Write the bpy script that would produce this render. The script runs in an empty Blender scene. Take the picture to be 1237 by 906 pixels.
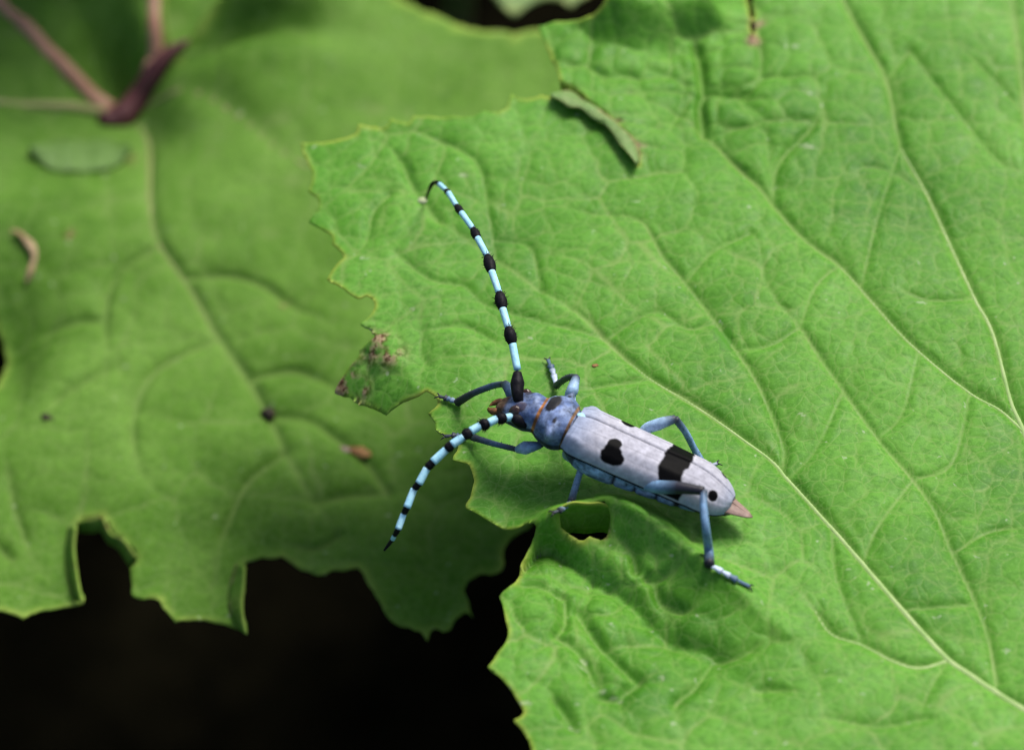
import bpy, math, random
import numpy as np
from mathutils import Vector

# ------------------------------------------------------------------ camera, sky, sun, exposure
S = 0.01                      # all coordinates below are centimetres
sc = bpy.context.scene
col = sc.collection
ELEV = math.radians(48.0)
DIST = 32.0                   # cm to the middle of the picture
KPX = 11.5 / 1237.0           # cm per photo pixel at that distance
CAM = np.array([0.0, -DIST * math.cos(ELEV), DIST * math.sin(ELEV)])
FWD = np.array([0.0, math.cos(ELEV), -math.sin(ELEV)])
UP = np.array([0.0, math.sin(ELEV), math.cos(ELEV)])
RT = np.array([1.0, 0.0, 0.0])

cd = bpy.data.cameras.new('camera')
cam = bpy.data.objects.new('camera', cd)
col.objects.link(cam)
cam.location = Vector(CAM * S)
cam.rotation_euler = (math.radians(90) - ELEV, 0, 0)
cd.sensor_width = 36.0
cd.lens = 36.0 * DIST / 11.5
cd.clip_start = 0.005
cd.clip_end = 200.0
cd.dof.use_dof = True
cd.dof.focus_distance = (DIST - 0.8) * S
cd.dof.aperture_fstop = 16.0
sc.camera = cam

SUN_EL, SUN_AZ = math.radians(54), math.radians(34)      # azimuth from +Y towards +X
w = bpy.data.worlds.new('World'); sc.world = w; w.use_nodes = True
wn = w.node_tree
bg = wn.nodes['Background']
sky = wn.nodes.new('ShaderNodeTexSky')
sky.sky_type = 'NISHITA'; sky.sun_disc = False
sky.sun_elevation = SUN_EL; sky.sun_rotation = SUN_AZ
sky.dust_density = 4.0; sky.air_density = 1.0
wn.links.new(sky.outputs[0], bg.inputs[0])
bg.inputs[1].default_value = 0.052
sd = bpy.data.lights.new('sun', 'SUN')
sd.energy = 1.5; sd.angle = math.radians(22); sd.color = (1.0, 0.96, 0.88)
sun = bpy.data.objects.new('sun', sd); col.objects.link(sun)
sdir = Vector((math.sin(SUN_AZ) * math.cos(SUN_EL), math.cos(SUN_AZ) * math.cos(SUN_EL), math.sin(SUN_EL)))
sun.rotation_euler = (-sdir).to_track_quat('-Z', 'Y').to_euler()
sun.location = sdir * 2
vs = sc.view_settings
vs.view_transform = 'Standard'; vs.look = 'None'; vs.gamma = 1.0; vs.use_curve_mapping = False
vs.exposure = 1.56
sc.cycles.max_bounces = 6
sc.cycles.filter_width = 1.1
sc.cycles.use_denoising = True

RNG = random.Random(7)

# ------------------------------------------------------------------ helpers
def ray(px, py):
    d = FWD * DIST + RT * (px - 618.5) * KPX + UP * (453.0 - py) * KPX
    return d / np.linalg.norm(d)

def at(px, py, z):
    d = ray(px, py)
    return CAM + d * ((z - CAM[2]) / d[2])

def link(o, parent=None):
    col.objects.link(o)
    if parent is not None:
        o.parent = parent
    return o

ORG = {}
def empty(name, base, label, cat, group=None):
    o = bpy.data.objects.new(name, None)
    o.empty_display_size = 0.005
    link(o)
    o.location = Vector(np.asarray(base, float) * S)
    ORG[o.name] = np.asarray(base, float)
    o['label'] = label; o['category'] = cat
    if group: o['group'] = group
    return o

def root_of(o):
    while o.parent is not None: o = o.parent
    return o

def mesh(name, V, F, mats, parent=None, attrs=None, smooth=True, fmat=None, origin=None):
    V = np.asarray(V, float)
    if parent is not None:
        org = ORG.get(root_of(parent).name, np.zeros(3))
    else:
        org = np.zeros(3) if origin is None else np.asarray(origin, float)
    me = bpy.data.meshes.new(name)
    me.from_pydata(((V - org) * S).tolist(), [], F if isinstance(F, list) else F.tolist())
    for m in (mats if isinstance(mats, (list, tuple)) else [mats]):
        me.materials.append(m)
    if attrs:
        for k, a in attrs.items():
            a = np.asarray(a, np.float32)
            if a.ndim == 1:
                at_ = me.attributes.new(k, 'FLOAT', 'POINT'); at_.data.foreach_set('value', a)
            else:
                at_ = me.attributes.new(k, 'FLOAT_COLOR', 'POINT')
                if a.shape[1] == 3: a = np.concatenate([a, np.ones((len(a), 1), np.float32)], 1)
                at_.data.foreach_set('color', a.ravel())
    if fmat is not None:
        me.polygons.foreach_set('material_index', np.asarray(fmat, np.int32))
    if smooth:
        me.polygons.foreach_set('use_smooth', [True] * len(me.polygons))
    me.update()
    o = bpy.data.objects.new(name, me)
    link(o, parent)
    if parent is None:
        o.location = Vector(org * S)
        ORG[o.name] = org
    return o

def spline(P, n=8):
    P = np.asarray(P, float)
    if len(P) < 3: 
        t = np.linspace(0, 1, n + 1)[:, None]
        return P[0] * (1 - t) + P[1] * t
    Q = np.vstack([2 * P[0] - P[1], P, 2 * P[-1] - P[-2]])
    out = []
    for i in range(1, len(Q) - 2):
        p0, p1, p2, p3 = Q[i - 1], Q[i], Q[i + 1], Q[i + 2]
        for k in range(n):
            t = k / n
            out.append(0.5 * (2 * p1 + (p2 - p0) * t + (2 * p0 - 5 * p1 + 4 * p2 - p3) * t * t + (3 * p1 - p0 - 3 * p2 + p3) * t ** 3))
    out.append(P[-1])
    return np.array(out)

def tube(P, R, ns=12, flat=1.0):
    """tapered closed tube along P with radii R; returns V, F"""
    P = np.asarray(P, float); R = np.asarray(R, float)
    n = len(P)
    T = np.gradient(P, axis=0); T /= np.linalg.norm(T, axis=1)[:, None] + 1e-12
    ref = np.array([0, 0, 1.0])
    if abs(T[0] @ ref) > 0.9: ref = np.array([0, 1.0, 0])
    a = np.cross(ref, T[0]); a /= np.linalg.norm(a)
    V = []
    for i in range(n):
        a = a - T[i] * (a @ T[i]); a /= np.linalg.norm(a)
        b = np.cross(T[i], a)
        for k in range(ns):
            th = 2 * math.pi * k / ns
            V.append(P[i] + R[i] * (a * math.cos(th) + b * math.sin(th) * flat))
    F = []
    for i in range(n - 1):
        for k in range(ns):
            F.append([i * ns + k, i * ns + (k + 1) % ns, (i + 1) * ns + (k + 1) % ns, (i + 1) * ns + k])
    V.append(P[0] - T[0] * R[0] * 0.5); V.append(P[-1] + T[-1] * R[-1] * 0.5)
    for k in range(ns):
        F.append([(k + 1) % ns, k, n * ns])
        F.append([(n - 1) * ns + k, (n - 1) * ns + (k + 1) % ns, n * ns + 1])
    return np.array(V), F

def resample_radii(R, n):
    return np.interp(np.linspace(0, len(R) - 1, n), np.arange(len(R)), R)

def stube(P, R, n=6, ns=12, flat=1.0):
    Q = spline(P, n)
    return tube(Q, resample_radii(R, len(Q)), ns, flat)

def join(parts):
    V = []; F = []; o = 0
    for v, f in parts:
        V.append(v); F += [[i + o for i in q] for q in f]; o += len(v)
    return np.vstack(V), F

def hashgrid(ix, iy, seed):
    h = (ix.astype(np.int64) * 374761393 + iy.astype(np.int64) * 668265263 + seed * 1442695041) & 0xFFFFFFFF
    h = ((h ^ (h >> 13)) * 1274126177) & 0xFFFFFFFF
    return ((h ^ (h >> 16)) & 0xFFFFFF) / float(0xFFFFFF)

def vnoise(x, y, scale, seed):
    x = np.asarray(x, float) / scale; y = np.asarray(y, float) / scale
    ix = np.floor(x); iy = np.floor(y)
    fx = x - ix; fy = y - iy
    fx = fx * fx * fx * (fx * (fx * 6 - 15) + 10); fy = fy * fy * fy * (fy * (fy * 6 - 15) + 10)
    a = hashgrid(ix, iy, seed); b = hashgrid(ix + 1, iy, seed)
    c = hashgrid(ix, iy + 1, seed); d = hashgrid(ix + 1, iy + 1, seed)
    return (a * (1 - fx) + b * fx) * (1 - fy) + (c * (1 - fx) + d * fx) * fy - 0.5

def worley(x, y, scale, seed):
    """F1, F2-F1 (in cm)"""
    X = np.asarray(x, float) / scale; Y = np.asarray(y, float) / scale
    ix = np.floor(X); iy = np.floor(Y)
    f1 = np.full(X.shape, 9.0); f2 = np.full(X.shape, 9.0)
    for dx in (-1, 0, 1):
        for dy in (-1, 0, 1):
            cx = ix + dx; cy = iy + dy
            qx = cx + 0.15 + 0.7 * hashgrid(cx, cy, seed); qy = cy + 0.15 + 0.7 * hashgrid(cx, cy, seed + 17)
            d = np.hypot(X - qx, Y - qy)
            f2 = np.where(d < f1, f1, np.minimum(f2, d)); f1 = np.minimum(f1, d)
    return f1 * scale, (f2 - f1) * scale

def segs_of(P):
    return P[:-1], P[1:] - P[:-1]

def seg_dist(x, y, P):
    """distance from points to polyline P (xy), small arrays"""
    best = np.full(np.shape(x), 1e9)
    for a, b in zip(P[:-1], P[1:]):
        d = b - a; L = d @ d + 1e-12
        t = np.clip(((x - a[0]) * d[0] + (y - a[1]) * d[1]) / L, 0, 1)
        best = np.minimum(best, np.hypot(x - a[0] - t * d[0], y - a[1] - t * d[1]))
    return best

def sgn_dist(x, y, P):
    """signed distance to polyline (positive on the left of its direction) and parameter 0..1 along it"""
    n = len(P) - 1
    if np.size(x) < 3000:
        A = P[:-1]; d = P[1:] - A; L = (d * d).sum(1) + 1e-12
        xf = np.ravel(x)[:, None] - A[:, 0]; yf = np.ravel(y)[:, None] - A[:, 1]
        t = np.clip((xf * d[:, 0] + yf * d[:, 1]) / L, 0, 1)
        dd = np.hypot(xf - t * d[:, 0], yf - t * d[:, 1])
        k = dd.argmin(1); r = np.arange(len(k))
        s = np.sign(d[k, 0] * yf[r, k] - d[k, 1] * xf[r, k])
        return (dd[r, k] * s).reshape(np.shape(x)), ((k + t[r, k]) / n).reshape(np.shape(x))
    best = np.full(np.shape(x), 1e9); sg = np.zeros(np.shape(x)); pr = np.zeros(np.shape(x))
    for i in range(n):
        a, b = P[i], P[i + 1]
        d = b - a; L = d @ d + 1e-12
        t = np.clip(((x - a[0]) * d[0] + (y - a[1]) * d[1]) / L, 0, 1)
        dd = np.hypot(x - a[0] - t * d[0], y - a[1] - t * d[1])
        s = np.sign(d[0] * (y - a[1]) - d[1] * (x - a[0]))
        m = dd < best
        best = np.where(m, dd, best); sg = np.where(m, s, sg); pr = np.where(m, (i + t) / n, pr)
    return best * sg, pr

def smooth01(t):
    t = np.clip(t, 0, 1); return t * t * (3 - 2 * t)

# ------------------------------------------------------------------ materials
def nodes(m):
    m.use_nodes = True
    nt = m.node_tree
    return nt, nt.nodes, nt.links, nt.nodes['Principled BSDF'], nt.nodes['Material Output']

def mixrgb(nt, fac, a, b, mode='MIX'):
    n = nt.nodes.new('ShaderNodeMix'); n.data_type = 'RGBA'; n.blend_type = mode
    for sock, v in ((n.inputs[0], fac), (n.inputs[6], a), (n.inputs[7], b)):
        if hasattr(v, 'is_output') or isinstance(v, bpy.types.NodeSocket): nt.links.new(v, sock)
        elif isinstance(v, (int, float)): sock.default_value = v
        else: sock.default_value = (*v, 1)
    return n.outputs[2]

def ramp(nt, fac, stops):
    r = nt.nodes.new('ShaderNodeValToRGB')
    e = r.color_ramp.elements
    while len(e) < len(stops): e.new(0.5)
    for k, (p, c) in enumerate(stops):
        e[k].position = p; e[k].color = (*c, 1) if not isinstance(c, (int, float)) else (c, c, c, 1)
    nt.links.new(fac, r.inputs[0])
    return r.outputs[0]

def noise(nt, vec, scale, detail=3.0, rough=0.55):
    n = nt.nodes.new('ShaderNodeTexNoise')
    n.inputs['Scale'].default_value = scale; n.inputs['Detail'].default_value = detail
    n.inputs['Roughness'].default_value = rough
    nt.links.new(vec, n.inputs['Vector'])
    return n.outputs[0]

def attr(nt, name):
    n = nt.nodes.new('ShaderNodeAttribute'); n.attribute_name = name
    return n

def leaf_material(name, base, light, dark, vein, rim, trans=0.28, rough=0.55, spec=0.2, fine=0.9):
    m = bpy.data.materials.new(name)
    nt, N, L, B, out = nodes(m)
    tc = N.new('ShaderNodeTexCoord').outputs['Object']
    n1 = noise(nt, tc, 55, 4)
    n2 = noise(nt, tc, 340, 4, 0.65)
    n3 = noise(nt, tc, 1500, 3, 0.6)
    c = ramp(nt, n1, [(0.34, dark), (0.5, base), (0.66, light)])
    c = mixrgb(nt, ramp(nt, n2, [(0.40, 0.0), (0.68, 0.5)]), c, light)
    c = mixrgb(nt, ramp(nt, n3, [(0.36, 0.5), (0.55, 0.0)]), c, dark)
    n4 = noise(nt, tc, 3600, 2, 0.6)
    c = mixrgb(nt, ramp(nt, n4, [(0.52, 0.0), (0.72, 0.45)]), c, (light[0] * 1.25, light[1] * 1.1, light[2] * 1.6))
    # fine pale network of the smallest veins
    vo = N.new('ShaderNodeTexVoronoi'); vo.feature = 'DISTANCE_TO_EDGE'; vo.inputs['Scale'].default_value = 520
    wv = N.new('ShaderNodeVectorMath'); wv.operation = 'ADD'
    nz = N.new('ShaderNodeTexNoise'); nz.inputs['Scale'].default_value = 300; L.new(tc, nz.inputs['Vector'])
    sc_ = N.new('ShaderNodeVectorMath'); sc_.operation = 'SCALE'; sc_.inputs['Scale'].default_value = 0.0022
    L.new(nz.outputs[1], sc_.inputs[0]); L.new(tc, wv.inputs[0]); L.new(sc_.outputs[0], wv.inputs[1])
    L.new(wv.outputs[0], vo.inputs['Vector'])
    fv = ramp(nt, vo.outputs['Distance'], [(0.0, 0.30 * fine), (0.07, 0.0)])
    c = mixrgb(nt, fv, c, vein)
    # wandering veins and rim come with the mesh
    c = mixrgb(nt, attr(nt, 'vein').outputs['Fac'], c, vein)
    c = mixrgb(nt, attr(nt, 'rim').outputs['Fac'], c, rim)
    # pale dust and scars
    sp = ramp(nt, noise(nt, tc, 700, 2, 0.5), [(0.71, 0.0), (0.76, 0.5)])
    c = mixrgb(nt, sp, c, (0.42, 0.50, 0.32))
    dm = attr(nt, 'scar')
    sub = ramp(nt, noise(nt, tc, 420, 3), [(0.42, 0.0), (0.55, 1.0)])
    mm = N.new('ShaderNodeMath'); mm.operation = 'MULTIPLY'; L.new(dm.outputs['Fac'], mm.inputs[0]); L.new(sub, mm.inputs[1])
    c = mixrgb(nt, mm.outputs[0], c, ramp(nt, n3, [(0.42, (0.10, 0.035, 0.02)), (0.58, (0.40, 0.30, 0.17))]))
    pig = attr(nt, 'pigment')
    c = mixrgb(nt, pig.outputs['Alpha'], c, pig.outputs['Color'])
    L.new(c, B.inputs['Base Color'])
    B.inputs['Roughness'].default_value = rough
    B.inputs['Specular IOR Level'].default_value = spec
    rr = ramp(nt, n2, [(0.3, rough - 0.1), (0.7, rough + 0.15)]); L.new(rr, B.inputs['Roughness'])
    bp = N.new('ShaderNodeBump'); bp.inputs['Strength'].default_value = 0.45; bp.inputs['Distance'].default_value = 0.00012
    hsum = N.new('ShaderNodeMath'); hsum.operation = 'ADD'
    h1 = ramp(nt, vo.outputs['Distance'], [(0.0, 0.0), (0.25, 0.7)])
    L.new(h1, hsum.inputs[0]); L.new(n2, hsum.inputs[1])
    L.new(hsum.outputs[0], bp.inputs['Height']); L.new(bp.outputs[0], B.inputs['Normal'])
    tr = N.new('ShaderNodeBsdfTranslucent')
    L.new(mixrgb(nt, 0.5, c, (0.22, 0.42, 0.02)), tr.inputs['Color'])
    ms = N.new('ShaderNodeMixShader'); ms.inputs[0].default_value = trans
    L.new(B.outputs[0], ms.inputs[1]); L.new(tr.outputs[0], ms.inputs[2])
    L.new(ms.outputs[0], out.inputs['Surface'])
    return m

def attr_material(name, rough=0.55, spec=0.4, sheen=0.0, grain=900, gamp=0.25, bump=0.0001, coat=0.0):
    """colour comes from the mesh's own pigment attribute, with fine mottling"""
    m = bpy.data.materials.new(name)
    nt, N, L, B, out = nodes(m)
    tc = N.new('ShaderNodeTexCoord').outputs['Object']
    n = noise(nt, tc, grain, 4, 0.7)
    k = ramp(nt, n, [(0.3, 1 - gamp), (0.7, 1 + gamp * 0.5)])
    c = mixrgb(nt, 1.0, attr(nt, 'pigment').outputs['Color'], k, 'MULTIPLY')
    L.new(c, B.inputs['Base Color'])
    B.inputs['Roughness'].default_value = rough; B.inputs['Specular IOR Level'].default_value = spec
    B.inputs['Sheen Weight'].default_value = sheen; B.inputs['Sheen Roughness'].default_value = 0.4
    B.inputs['Coat Weight'].default_value = coat; B.inputs['Coat Roughness'].default_value = 0.25
    bp = N.new('ShaderNodeBump'); bp.inputs['Strength'].default_value = 0.6; bp.inputs['Distance'].default_value = bump
    L.new(n, bp.inputs['Height']); L.new(bp.outputs[0], B.inputs['Normal'])
    return m

def plain_material(name, a, b, scale=300, rough=0.6, spec=0.3, bump=0.0001):
    m = bpy.data.materials.new(name)
    nt, N, L, B, out = nodes(m)
    tc = N.new('ShaderNodeTexCoord').outputs['Object']
    n = noise(nt, tc, scale, 5, 0.65)
    L.new(ramp(nt, n, [(0.35, a), (0.65, b)]), B.inputs['Base Color'])
    B.inputs['Roughness'].default_value = rough; B.inputs['Specular IOR Level'].default_value = spec
    bp = N.new('ShaderNodeBump'); bp.inputs['Strength'].default_value = 0.7; bp.inputs['Distance'].default_value = bump
    L.new(n, bp.inputs['Height']); L.new(bp.outputs[0], B.inputs['Normal'])
    return m

M_LEAF = leaf_material('leaf_upper', (0.085, 0.270, 0.017), (0.140, 0.370, 0.044), (0.042, 0.180, 0.007), (0.27, 0.38, 0.11), (0.36, 0.43, 0.06))
M_UNDER = leaf_material('leaf_underside', (0.19, 0.31, 0.11), (0.22, 0.34, 0.13), (0.15, 0.26, 0.08), (0.26, 0.36, 0.17), (0.32, 0.38, 0.12), rough=0.65)
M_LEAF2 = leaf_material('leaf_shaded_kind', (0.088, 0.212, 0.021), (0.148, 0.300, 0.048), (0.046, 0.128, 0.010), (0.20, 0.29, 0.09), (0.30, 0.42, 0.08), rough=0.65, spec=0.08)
M_LIP = leaf_material('leaf_lip', (0.17, 0.30, 0.09), (0.20, 0.34, 0.11), (0.13, 0.25, 0.06), (0.22, 0.34, 0.12), (0.36, 0.38, 0.10))
M_DRY = plain_material('dried_leaf', (0.20, 0.13, 0.06), (0.36, 0.27, 0.16), 300, rough=0.8)
M_SCRAP = leaf_material('leaf_scrap', (0.12, 0.235, 0.05), (0.16, 0.29, 0.075), (0.085, 0.18, 0.03), (0.15, 0.25, 0.08), (0.15, 0.25, 0.08))
M_VEIN = plain_material('vein_pale', (0.20, 0.33, 0.09), (0.30, 0.40, 0.16), 500)
M_VEIN_PINK = plain_material('vein_pink', (0.30, 0.15, 0.10), (0.38, 0.23, 0.15), 200)
M_VEIN_TAN = plain_material('vein_tan', (0.17, 0.20, 0.06), (0.24, 0.24, 0.10), 300)
M_PURPLE = plain_material('petiole_purple', (0.050, 0.012, 0.018), (0.13, 0.045, 0.045), 160, rough=0.6)
M_STALK = plain_material('stalk_green', (0.10, 0.16, 0.04), (0.16, 0.12, 0.06), 80)

# ------------------------------------------------------------------ leaf blades
class Leaf:
    def __init__(self, macro, seed=1, bulge=0.017, cells=((0.95, 0.016), (0.42, 0.009)), relief=1.0):
        self.macro = macro; self.seed = seed; self.veins = []; self.rings = []
        self.puff = None; self.rag = 0.016; self.mainbulge = 0.034; self.bulge = bulge; self.cells = cells; self.relief = relief
    def hit(self, px, py, full=False):
        d = ray(px, py)
        t0 = (6.0 - CAM[2]) / d[2]
        ts = t0 + np.arange(0, 26, 0.05)
        P = CAM[None] + ts[:, None] * d[None]
        f = P[:, 2] - self.macro(P[:, 0], P[:, 1])
        i = np.argmax(f < 0)
        if f[i] >= 0: i = len(ts) - 1
        p = P[i - 1] + (P[i] - P[i - 1]) * (f[i - 1] / (f[i - 1] - f[i] + 1e-12)) if i > 0 else P[0]
        if full and self.veins:
            t = (p - CAM) @ d
            for _ in range(6):
                h = float(self.height(np.array([p[0]]), np.array([p[1]]))[0])
                t = 0.5 * t + 0.5 * ((h - CAM[2]) / d[2]); p = CAM + d * t
        return p
    def vein(self, pix, width=0.03, strength=0.6, depth=0.02, n=6):
        P = np.array([self.hit(*q)[:2] for q in pix])
        self.veins.append((spline(P, n), width, strength, depth))
    def vein_xy(self, P, width=0.03, strength=0.6, depth=0.02, n=6):
        self.veins.append((spline(np.asarray(P, float), n), width, strength, depth))
    def ring(self, pix, jitter=0.0, n=2, round_=True):
        P = np.array([self.hit(px, py, True)[:2] for px, py in pix])
        rng = random.Random(self.seed + len(self.rings)); out = []
        for a, b in zip(P, np.roll(P, -1, 0)):          # slightly ragged between the traced corners
            d = b - a; L_ = np.hypot(*d); m = int(min(L_, 1.5) / 0.075); nn_ = np.array([-d[1], d[0]]) / (L_ + 1e-9)
            out.append(a)
            for k in range(1, m): out.append(a + d * (k / m) + nn_ * rng.uniform(-1, 1) * self.rag)
        self.rings.append(np.array(out))
    def surface_terms(self, x, y, dv):
        sd = self.seed
        wx = x + 0.22 * vnoise(x, y, 0.7, sd + 3) + 0.06 * vnoise(x, y, 0.2, sd + 31)
        wy = y + 0.22 * vnoise(x, y, 0.7, sd + 5) + 0.06 * vnoise(x, y, 0.2, sd + 37)
        pf = self.puff(x, y) if self.puff else 1.0
        h = self.bulge * pf * (1 - np.exp(-(dv / 0.20))) + self.mainbulge * (1 - np.exp(-(self.dm / 0.33))) - 0.026 * (pf - 1)
        net = np.zeros(np.shape(x))
        for i, (s, a) in enumerate(self.cells):
            f1, e = worley(wx, wy, s, sd + 40 + i)
            k = smooth01(dv / 0.12)
            h = h + a * pf * (1 - np.exp(-e / (0.22 * s))) * k
            amp = 0.35 + 1.3 * np.clip(vnoise(x, y, 1.3, sd + 60 + i) + 0.25, 0, 1)
            net = np.maximum(net, (0.50 if i == 0 else 0.30) * amp * np.exp(-(e / (0.035 if i == 0 else 0.028)) ** 2) * k)
        h = h + 0.022 * vnoise(x, y, 0.55, sd + 8) + 0.008 * vnoise(x, y, 0.16, sd + 9) + 0.08 * vnoise(x, y, 1.8, sd + 10)
        return h * self.relief, net
    def vein_arrays(self):
        """all vein segments; free ends fade out"""
        if getattr(self, '_va', None) is not None and self._nv == len(self.veins): return self._va
        A = []; B = []; T0 = []; T1 = []; W = []; D = []; ST = []
        allP = [v[0] for v in self.veins]
        for k, (P, wd, st, dp) in enumerate(self.veins):
            fade = []
            for e in (P[0], P[-1]):
                dm = min([float(seg_dist(e[0], e[1], Q)) for j, Q in enumerate(allP) if j != k] or [9])
                fade.append(dm > 0.12)
            t = np.linspace(0, 1, len(P)); f = np.ones(len(P))
            if fade[0]: f = f * smooth01(t / 0.4)
            if fade[1]: f = f * smooth01((1 - t) / 0.4)
            A.append(P[:-1]); B.append(P[1:]); T0.append(f[:-1]); T1.append(f[1:])
            W += [wd] * (len(P) - 1); D += [dp] * (len(P) - 1); ST += [st] * (len(P) - 1)
        self._nv = len(self.veins)
        self._va = (np.vstack(A), np.vstack(B), np.concatenate(T0), np.concatenate(T1), np.array(W), np.array(D), np.array(ST))
        return self._va
    def height(self, x, y):
        A, B, T0, T1, W, D, ST = self.vein_arrays()
        d = B - A; L2_ = (d * d).sum(1) + 1e-12
        xx = np.asarray(x, float)[:, None]; yy = np.asarray(y, float)[:, None]
        t = np.clip(((xx - A[:, 0]) * d[:, 0] + (yy - A[:, 1]) * d[:, 1]) / L2_, 0, 1)
        dd = np.hypot(xx - A[:, 0] - t * d[:, 0], yy - A[:, 1] - t * d[:, 1])
        f = T0 + (T1 - T0) * t
        dv = np.minimum((dd + (1 - f) * 0.5).min(1), 3.0)
        mk = D > 0.0155
        self.dm = np.minimum((dd + (1 - f) * 0.5)[:, mk].min(1), 3.0) if mk.any() else dv
        gr = (f * D * np.exp(-(dd / (W * 1.5)) ** 2)).max(1)
        h, _ = self.surface_terms(x, y, dv)
        return self.macro(x, y) + h - gr * self.relief
    def build(self, name, parent, mats, fine, cell=0.03, coarse=0.14, thick=0.014, scar=None, pigment=None, rimw=0.034):
        allp = np.vstack(self.rings)
        x0, y0 = allp.min(0) - 0.1; x1, y1 = allp.max(0) + 0.1
        def axis(lo, hi, a, b):
            a = max(a, lo); b = min(b, hi)
            if b <= a: return np.linspace(lo, hi, max(3, int((hi - lo) / coarse) + 1))
            parts = []
            if a > lo: parts.append(np.linspace(lo, a, max(2, int((a - lo) / coarse) + 1))[:-1])
            parts.append(np.linspace(a, b, max(2, int((b - a) / cell) + 1)))
            if hi > b: parts.append(np.linspace(b, hi, max(2, int((hi - b) / coarse) + 1))[1:])
            return np.concatenate(parts)
        xs = axis(x0, x1, fine[0], fine[1]); ys = axis(y0, y1, fine[2], fine[3])
        nx, ny = len(xs), len(ys)
        X, Y = np.meshgrid(xs, ys, indexing='ij')
        dx = np.gradient(xs)[:, None] * np.ones((1, ny)); dy = np.gradient(ys)[None] * np.ones((nx, 1))
        cellsz = np.minimum(np.maximum(dx, dy), 0.2)
        # inside test, even-odd over all rings, and nearest boundary point
        inside = np.zeros((nx, ny), bool)
        BD = np.full((nx, ny), 9.0); BX = X.copy(); BY = Y.copy()
        for R in self.rings:
            for a, b in zip(R, np.roll(R, -1, 0)):
                if a[1] != b[1]:
                    lo, hi = min(a[1], b[1]), max(a[1], b[1])
                    j0, j1 = np.searchsorted(ys, lo), np.searchsorted(ys, hi)
                    if j1 > j0:
                        xc = a[0] + (ys[j0:j1] - a[1]) * (b[0] - a[0]) / (b[1] - a[1])
                        inside[:, j0:j1] ^= xs[:, None] < xc[None]
                rr = 0.35
                i0, i1 = np.searchsorted(xs, min(a[0], b[0]) - rr), np.searchsorted(xs, max(a[0], b[0]) + rr)
                j0, j1 = np.searchsorted(ys, min(a[1], b[1]) - rr), np.searchsorted(ys, max(a[1], b[1]) + rr)
                if i1 <= i0 or j1 <= j0: continue
                xx = X[i0:i1, j0:j1]; yy = Y[i0:i1, j0:j1]
                d = b - a; LL = d @ d + 1e-12
                t = np.clip(((xx - a[0]) * d[0] + (yy - a[1]) * d[1]) / LL, 0, 1)
                qx = a[0] + t * d[0]; qy = a[1] + t * d[1]
                dd = np.hypot(xx - qx, yy - qy)
                m = dd < BD[i0:i1, j0:j1]
                BD[i0:i1, j0:j1][m] = dd[m]; BX[i0:i1, j0:j1][m] = qx[m]; BY[i0:i1, j0:j1][m] = qy[m]
        snap = BD < 0.52 * cellsz
        keep = inside | snap
        X = np.where(snap, BX, X); Y = np.where(snap, BY, Y)
        BD = np.where(snap, 0, BD)
        # veins
        dv = np.full((nx, ny), 3.0); dmn = np.full((nx, ny), 3.0); gr = np.zeros((nx, ny)); vm = np.zeros((nx, ny))
        for a, b, f0, f1, wd, dp, st in zip(*self.vein_arrays()):
            rr = 1.3
            i0, i1 = np.searchsorted(xs, min(a[0], b[0]) - rr), np.searchsorted(xs, max(a[0], b[0]) + rr)
            j0, j1 = np.searchsorted(ys, min(a[1], b[1]) - rr), np.searchsorted(ys, max(a[1], b[1]) + rr)
            if i1 <= i0 or j1 <= j0: continue
            xx = X[i0:i1, j0:j1]; yy = Y[i0:i1, j0:j1]
            d = b - a; L2_ = d @ d + 1e-12
            t = np.clip(((xx - a[0]) * d[0] + (yy - a[1]) * d[1]) / L2_, 0, 1)
            dd = np.hypot(xx - a[0] - t * d[0], yy - a[1] - t * d[1])
            f = f0 + (f1 - f0) * t
            dv[i0:i1, j0:j1] = np.minimum(dv[i0:i1, j0:j1], dd + (1 - f) * 0.5)
            if dp > 0.0155: dmn[i0:i1, j0:j1] = np.minimum(dmn[i0:i1, j0:j1], dd + (1 - f) * 0.5)
            gr[i0:i1, j0:j1] = np.maximum(gr[i0:i1, j0:j1], f * dp * np.exp(-(dd / (wd * 1.5)) ** 2))
            vm[i0:i1, j0:j1] = np.maximum(vm[i0:i1, j0:j1], f * st * np.exp(-(dd / wd) ** 2))
        self.dm = dmn
        h, net = self.surface_terms(X, Y, dv)
        vm = vm * (0.9 + 0.9 * np.clip(vnoise(X, Y, 0.5, self.seed + 70) + 0.2, -0.4, 0.5))
        Z = self.macro(X, Y) + h - gr * self.relief
        idx = -np.ones((nx, ny), np.int64)
        # faces
        kk = keep[:-1, :-1].astype(int) + keep[1:, :-1] + keep[1:, 1:] + keep[:-1, 1:]
        idx[keep] = np.arange(keep.sum())
        F = []
        q = np.stack([idx[:-1, :-1], idx[1:, :-1], idx[1:, 1:], idx[:-1, 1:]], -1)
        F = q[kk == 4].tolist()
        for t in q[kk == 3]:
            F.append([int(v) for v in t if v >= 0])
        V = np.stack([X, Y, Z], -1)[keep]
        rim = np.exp(-(BD / rimw) ** 2) * np.clip(0.55 + 1.2 * vnoise(X, Y, 0.35, self.seed + 80), 0, 1)
        at_ = {'vein': np.clip(np.maximum(vm, net), 0, 1)[keep], 'rim': np.clip(rim, 0, 0.85)[keep]}
        at_['scar'] = (scar(X, Y) if scar else np.zeros((nx, ny)))[keep]
        pg = np.zeros((nx, ny, 4), np.float32)
        if pigment: pigment(X, Y, pg)
        at_['pigment'] = pg[keep]
        # drop loose verts
        used = np.zeros(len(V), bool); used[[i for f in F for i in f]] = True
        re = np.cumsum(used) - 1
        F = [[int(re[i]) for i in f] for f in F]
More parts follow.
